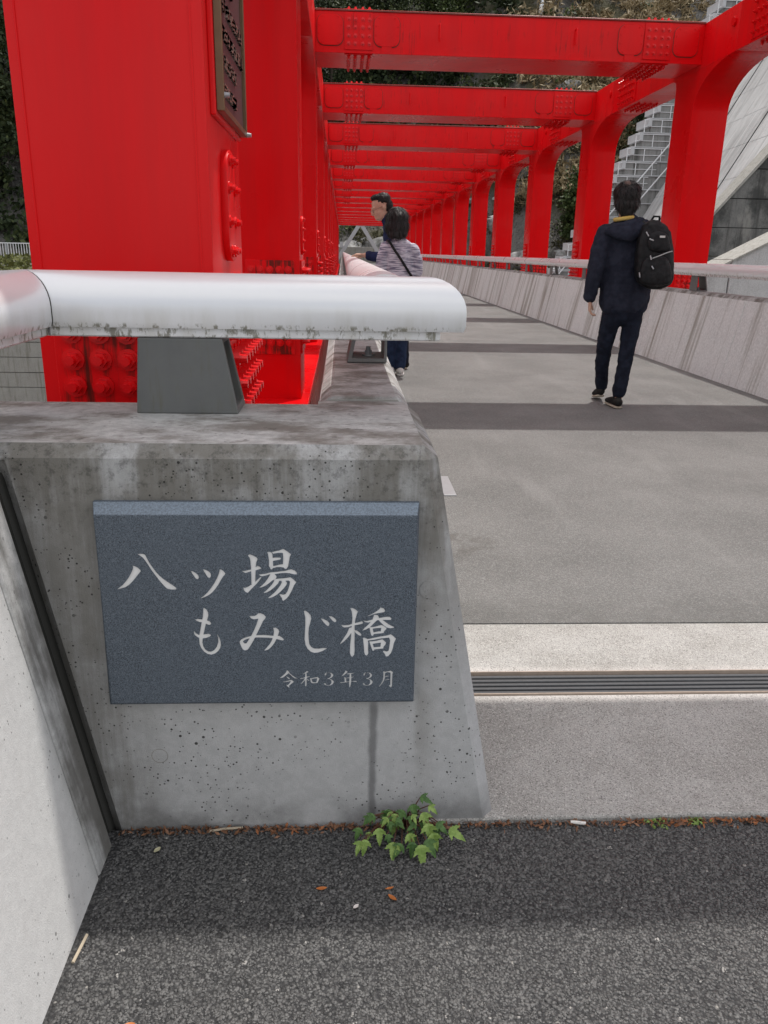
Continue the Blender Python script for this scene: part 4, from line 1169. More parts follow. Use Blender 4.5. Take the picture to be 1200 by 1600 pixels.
boulder(2.6, 98.4, 1.3, 'pale boulder framed by the legs of the grey trestle', 'boulders behind the trestle')
boulder(4.9, 99.4, 1.8, 'rough boulder right of the trestle behind the man', 'boulders behind the trestle')
# thin cascade high on the slope
m = MB()
pts = []
for k in range(14):
    y = 124 - k * 1.0
    pts.append((26.2 - 0.16 * k + 0.25 * math.sin(k * 1.7), y, ground_h(26.2 - 0.16 * k, y) + 1.1))
m.tube(pts, [0.22 + 0.1 * math.sin(k * 2.1) for k in range(14)], 7)
tag(m.build('cascade', plain('white_water', (0.7, 0.72, 0.74), 0.4), None, 60), 'thin white cascade falling down the dark hillside', 'waterfall')

# far abutment beam and grey trestle
tag(MB().box(-5.5, 9.5, 94.6, 95.6, -1, 1.72).build('abutment_wall', OLDCON, None, None, 0.03), 'brown concrete wall closing the far end of the deck', 'wall')
af = thing('steel_trestle', 'grey steel A shaped trestle at the far end of the bridge', 'trestle', (1.9, 93, 0))
for s in (-1, 1):
    m = MB()
    a = Vector((1.95 + s * 0.10, 93.0, 4.05)); b_ = Vector((1.95 + s * 2.75, 93.0, 0.0))
    d = (b_ - a).normalized(); w = Vector((d.z, 0, -d.x)) * 0.20
    vs = [a - w, a + w, b_ + w, b_ - w]
    m.add([tuple(v + Vector((0, -0.18 + 0.01 * s, 0))) for v in vs] + [tuple(v + Vector((0, 0.18 + 0.01 * s, 0))) for v in vs],
          [(0, 1, 2, 3), (7, 6, 5, 4), (0, 4, 5, 1), (1, 5, 6, 2), (2, 6, 7, 3), (3, 7, 4, 0)])
    part(m.build('leg', GREY_STEEL, None, None, 0.02), af)
part(MB().box(1.6, 2.3, 92.78, 93.22, 3.9, 4.12).build('head_plate', GREY_STEEL, None, None, 0.02), af)
part(MB().box(-0.3, 0.1, 92.7, 93.3, 1.62, 2.2).build('sleeve', GREY_STEEL, None, None, 0.02), af)

# ================================================================== WEED AND LITTER
def mat_leaf(name, a, b_, trans=0.25):
    m = NT(name)
    n = m.noise(m.pos, 70, 3)
    c = m.mix(m.mapr(n, 0.3, 0.7), a, b_)
    mat = m.done(c, 0.5, m.bump(m.noise(m.pos, 300, 2), 0.2, 0.001), 0.0, 0.35)
    return mat
WEED = [mat_leaf('weed_leaf_bright', (0.15, 0.24, 0.05), (0.26, 0.37, 0.10)), mat_leaf('weed_leaf_dark', (0.05, 0.11, 0.028), (0.09, 0.175, 0.045))]
STEM = plain('weed_stem', (0.14, 0.065, 0.04), 0.6)
def lobed_leaf():
    """toothed three-lobed maple seedling leaf, unit length along +y, folded along the midrib"""
    half = [(0.0, 0.0), (0.09, 0.0), (0.17, 0.06), (0.24, 0.08), (0.27, 0.16), (0.36, 0.20), (0.36, 0.29), (0.46, 0.40), (0.30, 0.38), (0.26, 0.34), (0.17, 0.36), (0.20, 0.46), (0.16, 0.50), (0.19, 0.58), (0.13, 0.64), (0.14, 0.72), (0.085, 0.79), (0.07, 0.87), (0.0, 1.0)]
    return half
def leaf_mesh(name, mat):
    h = lobed_leaf()
    m = MB()
    def zc(x, y): return 0.34 * abs(x) - 0.38 * y * y + 0.025 * math.sin(14 * abs(x) + 16 * y)
    mid = [(0.0, y) for y in (0.0, 0.12, 0.24, 0.36, 0.48, 0.6, 0.72, 0.84, 1.0)]
    for s in (1, -1):
        poly = [(s * x, y) for x, y in h[:-1]] + mid[::-1][:-1]
        tri = tessellate_polygon([[Vector((x, y, 0)) for x, y in poly]])
        m.add([(x, y, zc(x, y)) for x, y in poly] , [t for t in tri])
    return m.mesh(name, mat, 50)
LM = [leaf_mesh('leaf', WEED[0]), leaf_mesh('leaf', WEED[1])]
weed = thing('maple_seedling', 'small green maple seedling sprouting at the foot of the wall', 'plant', (0.15, 1.462, -0.014))
spots = [  # x, z, y, size, heading (deg in xz plane, 0 = down), dark
    (0.040, 0.026, 1.415, 0.034, -20, 1), (0.052, 0.010, 1.395, 0.040, -8, 0), (0.043, -0.004, 1.39, 0.036, -30, 0), (0.072, 0.046, 1.43, 0.036, -60, 1),
    (0.082, 0.028, 1.41, 0.042, 0, 0), (0.097, 0.040, 1.43, 0.030, 40, 1), (0.098, 0.020, 1.40, 0.030, 20, 1), (0.112, 0.010, 1.385, 0.046, -10, 0),
    (0.118, 0.034, 1.425, 0.030, 60, 1), (0.136, 0.048, 1.44, 0.040, -40, 1), (0.142, 0.020, 1.40, 0.040, 30, 0), (0.150, 0.008, 1.385, 0.040, 0, 1),
    (0.155, 0.060, 1.445, 0.042, 10, 1), (0.172, 0.075, 1.45, 0.036, 80, 1), (0.176, 0.050, 1.43, 0.046, 20, 0), (0.185, 0.038, 1.41, 0.050, 10, 0),
    (0.165, -0.006, 1.375, 0.056, 14, 0), (0.180, 0.012, 1.39, 0.048, 38, 1), (0.196, 0.022, 1.40, 0.046, 12, 0), (0.205, 0.030, 1.42, 0.040, 62, 1),
    (0.232, 0.022, 1.41, 0.048, 66, 0), (0.128, 0.000, 1.38, 0.040, -38, 1), (0.160, 0.030, 1.42, 0.030, -70, 1), (0.190, 0.060, 1.44, 0.030, 50, 0)]
extra = [(rng.uniform(0.05, 0.215), rng.uniform(0.0, 0.055), rng.uniform(1.40, 1.45), rng.uniform(0.022, 0.036), rng.uniform(-75, 75), int(rng.uniform() < 0.65)) for _ in range(20)]
spots = spots + extra
sm = MB()
root = Vector((0.145, 1.470, -0.014))
for i, (x, z, y, s, hd, dk) in enumerate(spots):
    o = link('leaf', LM[dk])
    a = math.radians(hd)
    down = Vector((math.sin(a), -0.55 - 0.25 * ((i * 37) % 5) / 5, -math.cos(a) * 0.75)).normalized()
    nrm = Vector((0.25 * math.sin(i * 2.4), -0.55, 0.85))
    nrm = (nrm - down * nrm.dot(down)).normalized()
    sx = down.cross(nrm)
    s *= 0.86
    o.matrix_world = Matrix(((sx.x * s, down.x * s, nrm.x * s, x), (sx.y * s, down.y * s, nrm.y * s, y), (sx.z * s, down.z * s, nrm.z * s, max(z, 0.012) + 0.006), (0, 0, 0, 1)))
    o.parent = weed; o.matrix_parent_inverse = Matrix.Translation(-weed.location)
    mid = Vector((x * 0.6 + root.x * 0.4, 1.452, max(z, 0.0) * 0.6 + 0.012))
    sm.tube([root, mid, Vector((x, y, max(z, 0.012) + 0.006))], [0.0022, 0.0016, 0.0009], 5)
part(sm.build('stem', STEM, None, 60), weed)
LEAF_ORANGE = mat_leaf('dead_leaf_orange', (0.42, 0.13, 0.03), (0.55, 0.20, 0.06))
LEAF_BROWN = mat_leaf('dead_leaf_brown', (0.12, 0.055, 0.03), (0.26, 0.13, 0.07))
TWIG = plain('pale_twig', (0.45, 0.38, 0.28), 0.8)
def curl_leaf(name, L, W, mat, loc, rot, label):
    m = MB(); n = 6
    v = []; f = []
    for i in range(n + 1):
        t = i / n
        w = W * math.sin(math.pi * min(0.97, t * 0.94 + 0.03)) ** 0.8
        for s in (-1, 0, 1):
            v.append((t * L - L / 2, s * w / 2, 0.0035 + 0.18 * abs(s) * w + 0.10 * L * (t - 0.5) ** 2 * 4))
    for i in range(n):
        for s in (0, 1):
            a = i * 3 + s
            f.append((a, a + 1, a + 4, a + 3))
    m.add(v, f)
    o = m.build(name, mat, None, 60)
    o.location = loc; o.rotation_euler = (0, 0, rot)
    return tag(o, label, 'fallen leaf')
G0 = -0.014
curl_leaf('fallen_leaf', 0.022, 0.009, LEAF_ORANGE, (-0.038, 1.29, G0), 0.1, 'flat orange fallen leaf alone on dark asphalt below the nameplate')
curl_leaf('fallen_leaf', 0.018, 0.006, LEAF_ORANGE, (0.098, 1.287, G0), 0.3, 'thin orange leaf scrap, upper of a pair right of centre')
curl_leaf('fallen_leaf', 0.022, 0.009, LEAF_ORANGE, (0.102, 1.262, G0), -0.8, 'orange leaf scrap, lower of a pair right of centre')
curl_leaf('fallen_leaf', 0.020, 0.010, LEAF_ORANGE, (-0.345, 1.003, G0), 0.2, 'orange leaf at the bottom edge near the wing wall')
curl_leaf('fallen_leaf', 0.014, 0.008, plain('pale_petal', (0.72, 0.66, 0.62), 0.6), (0.03, 1.242, G0), 0.8, 'tiny pale petal on the dark asphalt')
curl_leaf('fallen_leaf', 0.018, 0.011, plain('yellowed_leaf', (0.50, 0.47, 0.30), 0.6), (-0.387, 1.408, G0), 1.0, 'small yellowish leaf near the corner of the walls')
m = MB(); m.tube([(-0.29, 1.462, G0 + 0.004), (-0.25, 1.466, G0 + 0.008), (-0.215, 1.470, G0 + 0.006)], 0.0028, 7)
tag(m.build('twig', TWIG, None, 60), 'pale dry twig lying at the foot of the end block', 'twig')
m = MB(); m.tube([(0.515, 1.470, G0 + 0.006), (0.548, 1.464, G0 + 0.006)], 0.004, 9)
tag(m.build('cigarette_end', plain('cigarette_paper', (0.74, 0.72, 0.68), 0.8), None, 60), 'white cigarette end at the edge of the pale slab', 'cigarette end')
m = MB(); m.tube([(-0.475, 1.13, G0 + 0.003), (-0.468, 1.19, G0 + 0.004)], 0.003, 6)
tag(m.build('twig', TWIG, None, 60), 'pale twig lying along the foot of the wing wall', 'twig')
def litter(n, mat, name, dens):
    c = np.zeros((n, 3))
    c[:, 0] = dens(n)
    c[:, 1] = 1.474 - np.abs(rng.normal(size=n)) * 0.011
    c[:, 2] = G0 + 0.003 + rng.uniform(0, 0.006, n)
    o = link(name, quads_mesh(name, mat, c, 0.0055, (0, 0, 1.2), 2.6))
    return tag(o, kind='stuff')
litter(750, LEAF_BROWN, 'brown_leaf_litter', lambda n: rng.uniform(-0.48, 1.3, n))
litter(230, plain('faded_orange_litter', (0.30, 0.11, 0.04), 0.8, var=0.5, sc=200), 'orange_leaf_litter', lambda n: np.where(rng.uniform(size=n) < 0.75, rng.uniform(0.62, 1.3, n), rng.uniform(-0.3, 0.36, n)))
litter(60, WEED[0], 'moss_sprigs', lambda n: np.concatenate([rng.normal(0.71, 0.012, n // 2), rng.normal(0.80, 0.012, n - n // 2)]))

# loose-looking stone chippings standing proud in the worn asphalt by the wall
def chippings():
    t = (1 + 5 ** 0.5) / 2
    iv = np.array([(-1, t, 0), (1, t, 0), (-1, -t, 0), (1, -t, 0), (0, -1, t), (0, 1, t), (0, -1, -t), (0, 1, -t), (t, 0, -1), (t, 0, 1), (-t, 0, -1), (-t, 0, 1)], float)
    iv /= np.linalg.norm(iv[0])
    it = np.array([(0, 11, 5), (0, 5, 1), (0, 1, 7), (0, 7, 10), (0, 10, 11), (1, 5, 9), (5, 11, 4), (11, 10, 2), (10, 7, 6), (7, 1, 8), (3, 9, 4), (3, 4, 2), (3, 2, 6), (3, 6, 8), (3, 8, 9), (4, 9, 5), (2, 4, 11), (6, 2, 10), (8, 6, 7), (9, 8, 1)])
    n = 56000
    c = np.zeros((n, 3))
    c[:, 0] = rng.uniform(-0.56, 1.45, n); c[:, 1] = 1.474 - rng.uniform(0, 1, n) ** 1.0 * 0.62
    c = c[c[:, 0] > -0.474]
    n = len(c)
    r = 0.0014 + 0.0025 * rng.uniform(0, 1, n) ** 1.6
    c[:, 2] = G0 - r * 0.15 + rng.uniform(-0.0006, 0.0006, n)
    v = iv[None] * (1 + 0.28 * rng.normal(size=(n, 12, 1))) * r[:, None, None]
    a = rng.uniform(0, 6.28, n); ca, sa = np.cos(a)[:, None], np.sin(a)[:, None]
    v[:, :, 0] *= rng.uniform(0.9, 1.5, n)[:, None]; v[:, :, 2] *= 0.62
    x = v[:, :, 0] * ca - v[:, :, 1] * sa; y = v[:, :, 0] * sa + v[:, :, 1] * ca
    v[:, :, 0] = x; v[:, :, 1] = y
    v += c[:, None, :]
    f = (it[None] + (np.arange(n) * 12)[:, None, None]).reshape(-1)
    me = bpy.data.meshes.new('asphalt_chippings')
    me.vertices.add(12 * n); me.loops.add(60 * n); me.polygons.add(20 * n)
    me.vertices.foreach_set('co', v.reshape(-1))
    me.loops.foreach_set('vertex_index', f.astype(np.int32))
    me.polygons.foreach_set('loop_start', np.arange(0, 60 * n, 3, dtype=np.int32))
    me.polygons.foreach_set('use_smooth', np.ones(20 * n, dtype=bool))
    me.update(calc_edges=True)
    m = NT('asphalt_chipping')
    col = m.sep(m.voro(m.pos, 140.0, out='Color'))
    big = m.noise(m.pos, 4.0, 5)
    cc = m.mix(m.mapr(col[0], 0.1, 1.0), (0.078, 0.077, 0.076), (0.150, 0.148, 0.143))
    cc = m.mix(m.mapr(big, 0.4, 0.7, 0.0, 0.5), cc, (0.135, 0.132, 0.126))
    cc = m.mix(m.math('MULTIPLY', m.math('GREATER_THAN', col[1], 0.996), 0.7), cc, (0.45, 0.43, 0.40))
    me.materials.append(m.done(cc, 0.6, m.bump(m.noise(m.pos, 900, 3), 0.3, 0.001), 0.0, 0.4))
    return tag(link('asphalt_chippings', me), kind='stuff')
chippings()

# ================================================================== PEOPLE
SKIN_T = NT('skin')
_n = SKIN_T.noise(SKIN_T.pos, 40, 3)
SKIN = SKIN_T.done(SKIN_T.mix(_n, (0.50, 0.30, 0.215), (0.58, 0.36, 0.26)), 0.55, None, 0, 0.4)
HAIR = plain('black_hair', (0.010, 0.009, 0.009), 0.55, spec=0.25, var=0.4, sc=150)
SCALP = plain('thin_hair_scalp', (0.10, 0.055, 0.042), 0.5, var=0.3, sc=220)
def cloth(name, a, b_, sc=14, rough=0.9, stretch=None):
    m = NT(name)
    v = m.scale(m.pos, stretch) if stretch else m.pos
    n = m.noise(v, sc, 5, 0.6)
    w = m.noise(m.pos, 700, 2)
    return m.done(m.mix(m.mapr(n, 0.38, 0.62), a, b_), rough, m.bump(w, 0.25, 0.002), 0.0, 0.2)
NAVY = cloth('navy_jacket_cloth', (0.014, 0.016, 0.027), (0.023, 0.026, 0.041))
JEANS = cloth('dark_jeans', (0.007, 0.009, 0.017), (0.013, 0.017, 0.030))
JEANS_B = cloth('blue_jeans', (0.012, 0.020, 0.045), (0.022, 0.036, 0.075))
KNIT = cloth('melange_knit', (0.15, 0.14, 0.20), (0.62, 0.59, 0.66), 1.0, 0.95, (9, 9, 95))
NAVY_B = cloth('bright_navy_cloth', (0.012, 0.018, 0.055), (0.020, 0.028, 0.080))
BLACK = cloth('black_nylon', (0.007, 0.007, 0.008), (0.014, 0.014, 0.015), 30, 0.5)
YELLOW = cloth('yellow_collar', (0.55, 0.38, 0.10), (0.62, 0.45, 0.14))
SHOE = cloth('black_shoe', (0.012, 0.012, 0.012), (0.03, 0.028, 0.025))
SOLE = plain('beige_sole', (0.42, 0.37, 0.29), 0.8)
WHITE_SHOE = plain('white_shoe', (0.62, 0.60, 0.57), 0.7)

def chain(m, pts, ref=(1, 0, 0), n=16):
    """tapering tube through (x,y,z, ru, rw) with rounded ends; ru runs along ref"""
    P = [Vector(p[:3]) for p in pts]
    R = [(p[3], p[4] if len(p) > 4 else p[3]) for p in pts]
    L = len(P); ref = Vector(ref)
    rings = []
    def basis(d):
        u = (ref - d * ref.dot(d))
        if u.length < 0.05: u = Vector((0, 1, 0)) - d * d.y
        u.normalize()
        return u, d.cross(u)
    d0 = (P[1] - P[0]).normalized(); d1 = (P[-1] - P[-2]).normalized()
    for k in (75, 50, 25):
        a = math.radians(k); rm = min(R[0])
        rings.append((P[0] - d0 * rm * math.sin(a), d0, R[0][0] * math.cos(a), R[0][1] * math.cos(a)))
    for i in range(L):
        d = (P[min(i + 1, L - 1)] - P[max(i - 1, 0)]).normalized()
        rings.append((P[i], d, R[i][0], R[i][1]))
    for k in (25, 50, 75):
        a = math.radians(k); rm = min(R[-1])
        rings.append((P[-1] + d1 * rm * math.sin(a), d1, R[-1][0] * math.cos(a), R[-1][1] * math.cos(a)))
    v = []; f = []
    for c, d, ru, rw in rings:
        u, w = basis(d)
        for k in range(n):
            a = 2 * math.pi * k / n
            v.append(c + u * ru * math.cos(a) + w * rw * math.sin(a))
    for i in range(len(rings) - 1):
        for k in range(n):
            f.append((i * n + k, i * n + (k + 1) % n, (i + 1) * n + (k + 1) % n, (i + 1) * n + k))
    f.append(tuple(range(n))[::-1]); f.append(tuple((len(rings) - 1) * n + k for k in range(n)))
    m.add(v, f)
def fuse(m, name, mat, parent, voxel=0.008, wrinkle=0.0, wsc=9.0, smooth_it=2, sharp=None, wz=1.0):
    """overlapping forms fused into one continuous skin"""
    me = bpy.data.meshes.new(name + '_raw')
    me.from_pydata(m.v, [], m.f)
    bm = bmesh.new(); bm.from_mesh(me); bmesh.ops.recalc_face_normals(bm, faces=bm.faces); bm.to_mesh(me); bm.free()
    tmp = bpy.data.objects.new(name + '_raw', me); COL.objects.link(tmp)
    md = tmp.modifiers.new('r', 'REMESH'); md.mode = 'VOXEL'; md.voxel_size = voxel
    if smooth_it:
        sm_ = tmp.modifiers.new('s', 'SMOOTH'); sm_.factor = 0.5; sm_.iterations = smooth_it
    dg = bpy.context.evaluated_depsgraph_get()
    out = bpy.data.meshes.new_from_object(tmp.evaluated_get(dg))
    bpy.data.objects.remove(tmp); bpy.data.meshes.remove(me)
    out.name = name
    if wrinkle:
        nv = len(out.vertices)
        co = np.empty(nv * 3); out.vertices.foreach_get('co', co); co = co.reshape(-1, 3)
        no = np.empty(nv * 3); out.vertices.foreach_get('normal', no); no = no.reshape(-1, 3)
        d = np.array([mnoise.fractal(Vector((c[0] * wsc, c[1] * wsc, c[2] * wsc * wz)), 0.8, 2.0, 3) for c in co])
        co += no * (d * wrinkle)[:, None]
        out.vertices.foreach_set('co', co.reshape(-1))
    out.materials.clear(); out.materials.append(mat)
    out.polygons.foreach_set('use_smooth', [True] * len(out.polygons))
    out.update()
    o = link(name, out)
    return part(o, parent)
def hand(m, wrist, fwd, palm_n, thumb_side, size=0.18, curl=0.35, spread=0.10):
    """palm and five fingers. fwd: wrist to knuckles; palm_n: out of the palm"""
    w = Vector(wrist); f = Vector(fwd).normalized(); pn = Vector(palm_n); pn = (pn - f * pn.dot(f)).normalized()
    s = f.cross(pn) * thumb_side
    s = s.normalized()
    k = size / 0.18
    base = w + f * 0.02 * k
    m_end = w + f * 0.085 * k
    chain(m, [(*(w - f * 0.02), 0.026 * k, 0.019 * k), (*base, 0.032 * k, 0.017 * k), (*m_end, 0.040 * k, 0.014 * k)], ref=s)
    for i, (off, L) in enumerate(((0.030, 0.072), (0.010, 0.080), (-0.010, 0.074), (-0.029, 0.058))):
        p0 = m_end + s * off * k - f * 0.012
        d = (f + s * off * spread * 8).normalized()
        pts = [(*p0, 0.0098 * k)]
        ang = 0.0; p = p0
        for j, seg in enumerate((0.45, 0.32, 0.23)):
            ang += curl * (0.8 + 0.5 * j)
            dd = (d * math.cos(ang) + pn * math.sin(ang)).normalized()
            p = p + dd * (L * seg + (0.012 if j == 0 else 0)) * k
            pts.append((*p, (0.0092 - 0.0008 * j) * k))
        chain(m, pts, ref=s, n=10)
    t0 = base + s * 0.026 * k
    t1 = t0 + (f * 0.6 + s * 0.75 + pn * 0.3).normalized() * 0.036 * k
    t2 = t1 + (f * 0.9 + s * 0.25 + pn * 0.35).normalized() * 0.032 * k
    t3 = t2 + (f * 0.95 + pn * 0.35).normalized() * 0.024 * k
    chain(m, [(*t0, 0.014 * k), (*t1, 0.0115 * k), (*t2, 0.010 * k), (*t3, 0.0085 * k)], ref=pn, n=10)
def head(m, c, face, up=(0, 0, 1), h=0.235):
    """skull, jaw, nose, brows, ears, lips and neck root; c is the centre of the head"""
    F_ = Vector(face).normalized(); U = Vector(up); U = (U - F_ * U.dot(F_)).normalized(); S = F_.cross(U)
    k = h / 0.235
    C_ = Vector(c)
    def at(f_, s_, u_): return tuple(C_ + (F_ * f_ + S * s_ + U * u_) * k)
    def ell(p, rf, rs, ru, n=18, nv=12):
        b0 = MB(); b0.ball((0, 0, 0), 1.0, n, nv)
        m.add([tuple(Vector(p) + (F_ * v[0] * rf + S * v[1] * rs + U * v[2] * ru) * k) for v in b0.v], b0.f)
    ell(at(-0.010, 0, 0.030), 0.096, 0.076, 0.088)
    ell(at(0.028, 0, -0.030), 0.066, 0.062, 0.082)
    ell(at(0.048, 0, -0.088), 0.036, 0.036, 0.026)
    ell(at(0.052, 0, -0.070), 0.042, 0.045, 0.035)
    # nose
    chain(m, [(*at(0.090, 0, 0.012), 0.009 * k), (*at(0.106, 0, -0.022), 0.0125 * k), (*at(0.100, 0, -0.033), 0.0145 * k)], ref=S, n=10)
    for s in (-1, 1):
        ell(at(0.088, s * 0.012, -0.034), 0.012, 0.009, 0.008, 8, 6)
        ell(at(0.076, s * 0.032, 0.022), 0.018, 0.024, 0.008, 10, 6)   # brow
        ell(at(0.068, s * 0.031, 0.004), 0.016, 0.015, 0.009, 10, 6)   # eyelid
        ell(at(0.060, s * 0.040, -0.030), 0.026, 0.022, 0.022, 10, 6)  # cheek
        # ear
        chain(m, [(*at(-0.004, s * 0.074, 0.018), 0.010 * k, 0.006 * k), (*at(-0.012, s * 0.083, 0.004), 0.020 * k, 0.007 * k), (*at(-0.006, s * 0.078, -0.022), 0.010 * k, 0.006 * k)], ref=F_, n=10)
    ell(at(0.084, 0, -0.058), 0.011, 0.022, 0.006, 10, 6)
    ell(at(0.082, 0, -0.068), 0.010, 0.019, 0.006, 10, 6)
    return at, S, U, F_

def strands(hair_obj, n, length, flow, width=0.0022):
    """fine locks lying over a hair mass, running along flow"""
    me = hair_obj.data
    fl = Vector(flow)
    m = MB()
    nv = len(me.vertices)
    for i in rng.integers(0, nv, n):
        v = me.vertices[int(i)]
        nrm = v.normal
        d = fl - nrm * fl.dot(nrm)
        d += Vector(rng.normal(size=3)) * 0.30
        d -= nrm * d.dot(nrm)
        if d.length < 0.05: continue
        d.normalize(); s = d.cross(nrm)
        p = v.co - nrm * 0.001; L = length * rng.uniform(0.5, 1.2)
        w = width * rng.uniform(0.6, 1.4)
        lift = rng.uniform(0.002, 0.007)
        q = [p, p + d * L * 0.5 + nrm * lift, p + d * L + nrm * lift * 0.4]
        m.add([q[0] - s * w, q[0] + s * w, q[1] + s * w * 0.9, q[1] - s * w * 0.9, q[2]], [(0, 1, 2, 3), (3, 2, 4)])
    o = m.build('hair_strands', HAIR_STRAND, hair_obj, 180)
    o['kind'] = 'stuff'
HAIR_STRAND = plain('hair_strand', (0.016, 0.013, 0.012), 0.45, spec=0.35, var=0.5, sc=300)
# ---------------------------------------------------------------- walker
def wk(x, z, y): return (x * 0.957, y, 1.2 + (z - 1.2) * 0.957)
pw = thing('person', 'person in navy hooded jacket and dark jeans walking away alone on the right', 'person', (2.27, 6.66, 0))
m = MB()
hc = wk(2.305, 1.655, 6.58)
atw, *_ = head(m, hc, (0.10, 1, 0.02), h=0.232)
chain(m, [(hc[0], 6.56, 1.58, 0.052), (2.215, 6.55, 1.45, 0.058)])
chain(m, [(2.225, 6.58, 1.42, 0.13, 0.085), (2.25, 6.59, 1.20, 0.15, 0.10), (2.275, 6.60, 0.86, 0.15, 0.10)])
lw = (2.005, 6.60, 0.865)
chain(m, [(2.085, 6.57, 1.37, 0.05), (2.02, 6.55, 1.11, 0.042), (2.005, 6.60, 0.89, 0.028)])
hand(m, (2.008, 6.605, 0.862), (0.05, 0.12, -1.0), (1, -0.25, 0), 1 if False else -1, 0.165, 0.42)
chain(m, [(2.43, 6.57, 1.37, 0.05), (2.50, 6.62, 1.11, 0.042), (2.42, 6.80, 1.03, 0.030)])
hand(m, (2.41, 6.82, 1.04), (-0.5, 0.5, 0.4), (-0.5, -0.6, 0), 1, 0.165, 0.9)
chain(m, [(2.20, 6.60, 0.86, 0.075), (2.185, 6.66, 0.48, 0.05), (2.245, 6.80, 0.14, 0.036)])
chain(m, [(2.36, 6.60, 0.86, 0.075), (2.335, 6.56, 0.47, 0.05), (2.285, 6.50, 0.10, 0.036)])
fuse(m, 'body', SKIN, pw, 0.0055, smooth_it=1)
m = MB()
for (z, cx, rx, ry) in ((0.825, 2.285, 0.212, 0.135),):
    pass
chain(m, [(2.285, 6.60, 0.845, 0.205, 0.135), (2.280, 6.60, 0.95, 0.205, 0.135), (2.265, 6.595, 1.12, 0.200, 0.138), (2.25, 6.585, 1.27, 0.205, 0.132), (2.235, 6.575, 1.385, 0.180, 0.105), (2.222, 6.565, 1.445, 0.105, 0.082)])
chain(m, [(2.075, 6.575, 1.365, 0.082), (2.035, 6.56, 1.24, 0.075), (2.010, 6.55, 1.10, 0.066), (2.005, 6.58, 0.98, 0.058), (2.003, 6.60, 0.895, 0.053)])
chain(m, [(2.425, 6.575, 1.375, 0.082), (2.48, 6.58, 1.24, 0.075), (2.505, 6.62, 1.11, 0.066), (2.44, 6.78, 1.04, 0.052)])
jk = fuse(m, 'jacket', NAVY, pw, 0.009, 0.009, 11.0, 3)
m = MB()   # hood lying on the shoulders
chain(m, [(2.06, 6.50, 1.395, 0.030), (2.14, 6.435, 1.375, 0.050, 0.036), (2.22, 6.425, 1.375, 0.058, 0.040), (2.30, 6.44, 1.40, 0.050, 0.036), (2.355, 6.50, 1.45, 0.034), (2.33, 6.58, 1.475, 0.030)], ref=(0, 0, 1))
chain(m, [(2.09, 6.50, 1.415, 0.025), (2.20, 6.455, 1.43, 0.045, 0.04), (2.31, 6.49, 1.465, 0.035)], ref=(0, 0, 1))
chain(m, [(2.12, 6.55, 1.42, 0.04), (2.22, 6.48, 1.40, 0.07, 0.05), (2.30, 6.53, 1.45, 0.045)], ref=(0, 0, 1))
fuse(m, 'hood', NAVY, pw, 0.008, 0.008, 14, 2)
m = MB()
ring = [(hc[0] - 0.012 + 0.066 * math.cos(a), 6.548 + 0.062 * math.sin(a), 1.487 + 0.010 * math.cos(a), 0.017) for a in [2 * math.pi * k / 20 for k in range(21)]]
chain(m, ring, ref=(0, 0, 1), n=8)
fuse(m, 'collar', YELLOW, pw, 0.006, 0.0, smooth_it=1)
m = MB()
chain(m, [(2.28, 6.60, 0.90, 0.165, 0.115), (2.285, 6.60, 0.82, 0.166, 0.118), (2.285, 6.60, 0.77, 0.150, 0.110)])
chain(m, [(2.207, 6.60, 0.80, 0.084, 0.102), (2.187, 6.635, 0.62, 0.072, 0.084), (2.180, 6.665, 0.47, 0.062, 0.070), (2.198, 6.73, 0.30, 0.056, 0.064), (2.232, 6.79, 0.150, 0.052, 0.058)])
chain(m, [(2.366, 6.60, 0.80, 0.084, 0.102), (2.356, 6.58, 0.62, 0.072, 0.084), (2.340, 6.56, 0.47, 0.063, 0.070), (2.315, 6.53, 0.30, 0.057, 0.062), (2.290, 6.505, 0.135, 0.056, 0.060)])
fuse(m, 'trousers', JEANS, pw, 0.008, 0.006, 16, 2, wz=1.3)
def shoe(ankle, heel, toe, mat_u, mat_s, parent):
    h = Vector(heel); t = Vector(toe); a = Vector(ankle)
    m = MB()
    mid = h.lerp(t, 0.5)
    chain(m, [(*(h + Vector((0, 0, 0.025))), 0.034, 0.036), (*(mid + Vector((0, 0, 0.022))), 0.042, 0.034), (*(h.lerp(t, 0.86) + Vector((0, 0, 0.010))), 0.044, 0.024)])
    chain(m, [(*(h.lerp(t, 0.22) + Vector((0, 0, 0.03))), 0.036, 0.045), (*a, 0.036, 0.036)])
    o = fuse(m, 'shoe', mat_u, parent, 0.007, 0, smooth_it=1)
    m = MB()
    dn = Vector((0, 0, -0.016))
    chain(m, [(*(h + dn), 0.036, 0.013), (*(mid + dn), 0.044, 0.013), (*(h.lerp(t, 0.92) + dn * 0.9), 0.042, 0.012)])
    s_ = fuse(m, 'sole', mat_s, parent, 0.006, 0, smooth_it=1)
    s_.parent = o; s_.matrix_parent_inverse = o.matrix_world.inverted() if False else Matrix.Identity(4)
    return o
shoe((2.287, 6.50, 0.12), (2.282, 6.46, 0.033), (2.272, 6.70, 0.033), SHOE, SOLE, pw)
shoe((2.243, 6.80, 0.15), (2.228, 6.775, 0.075), (2.262, 7.01, 0.030), SHOE, SOLE, pw)
m = MB()
b0 = MB(); b0.ball(atw(-0.022, 0, 0.036), (0.102, 0.112, 0.094), 24, 16); m.add(b0.v, b0.f)
b0 = MB(); b0.ball(atw(-0.045, 0, -0.030), (0.096, 0.076, 0.088), 24, 16); m.add(b0.v, b0.f)
chain(m, [(*atw(-0.085, 0.0, 0.03), 0.03), (*atw(-0.088, 0.0, -0.085), 0.056, 0.022), (*atw(-0.072, 0.0, -0.118), 0.050, 0.018)])
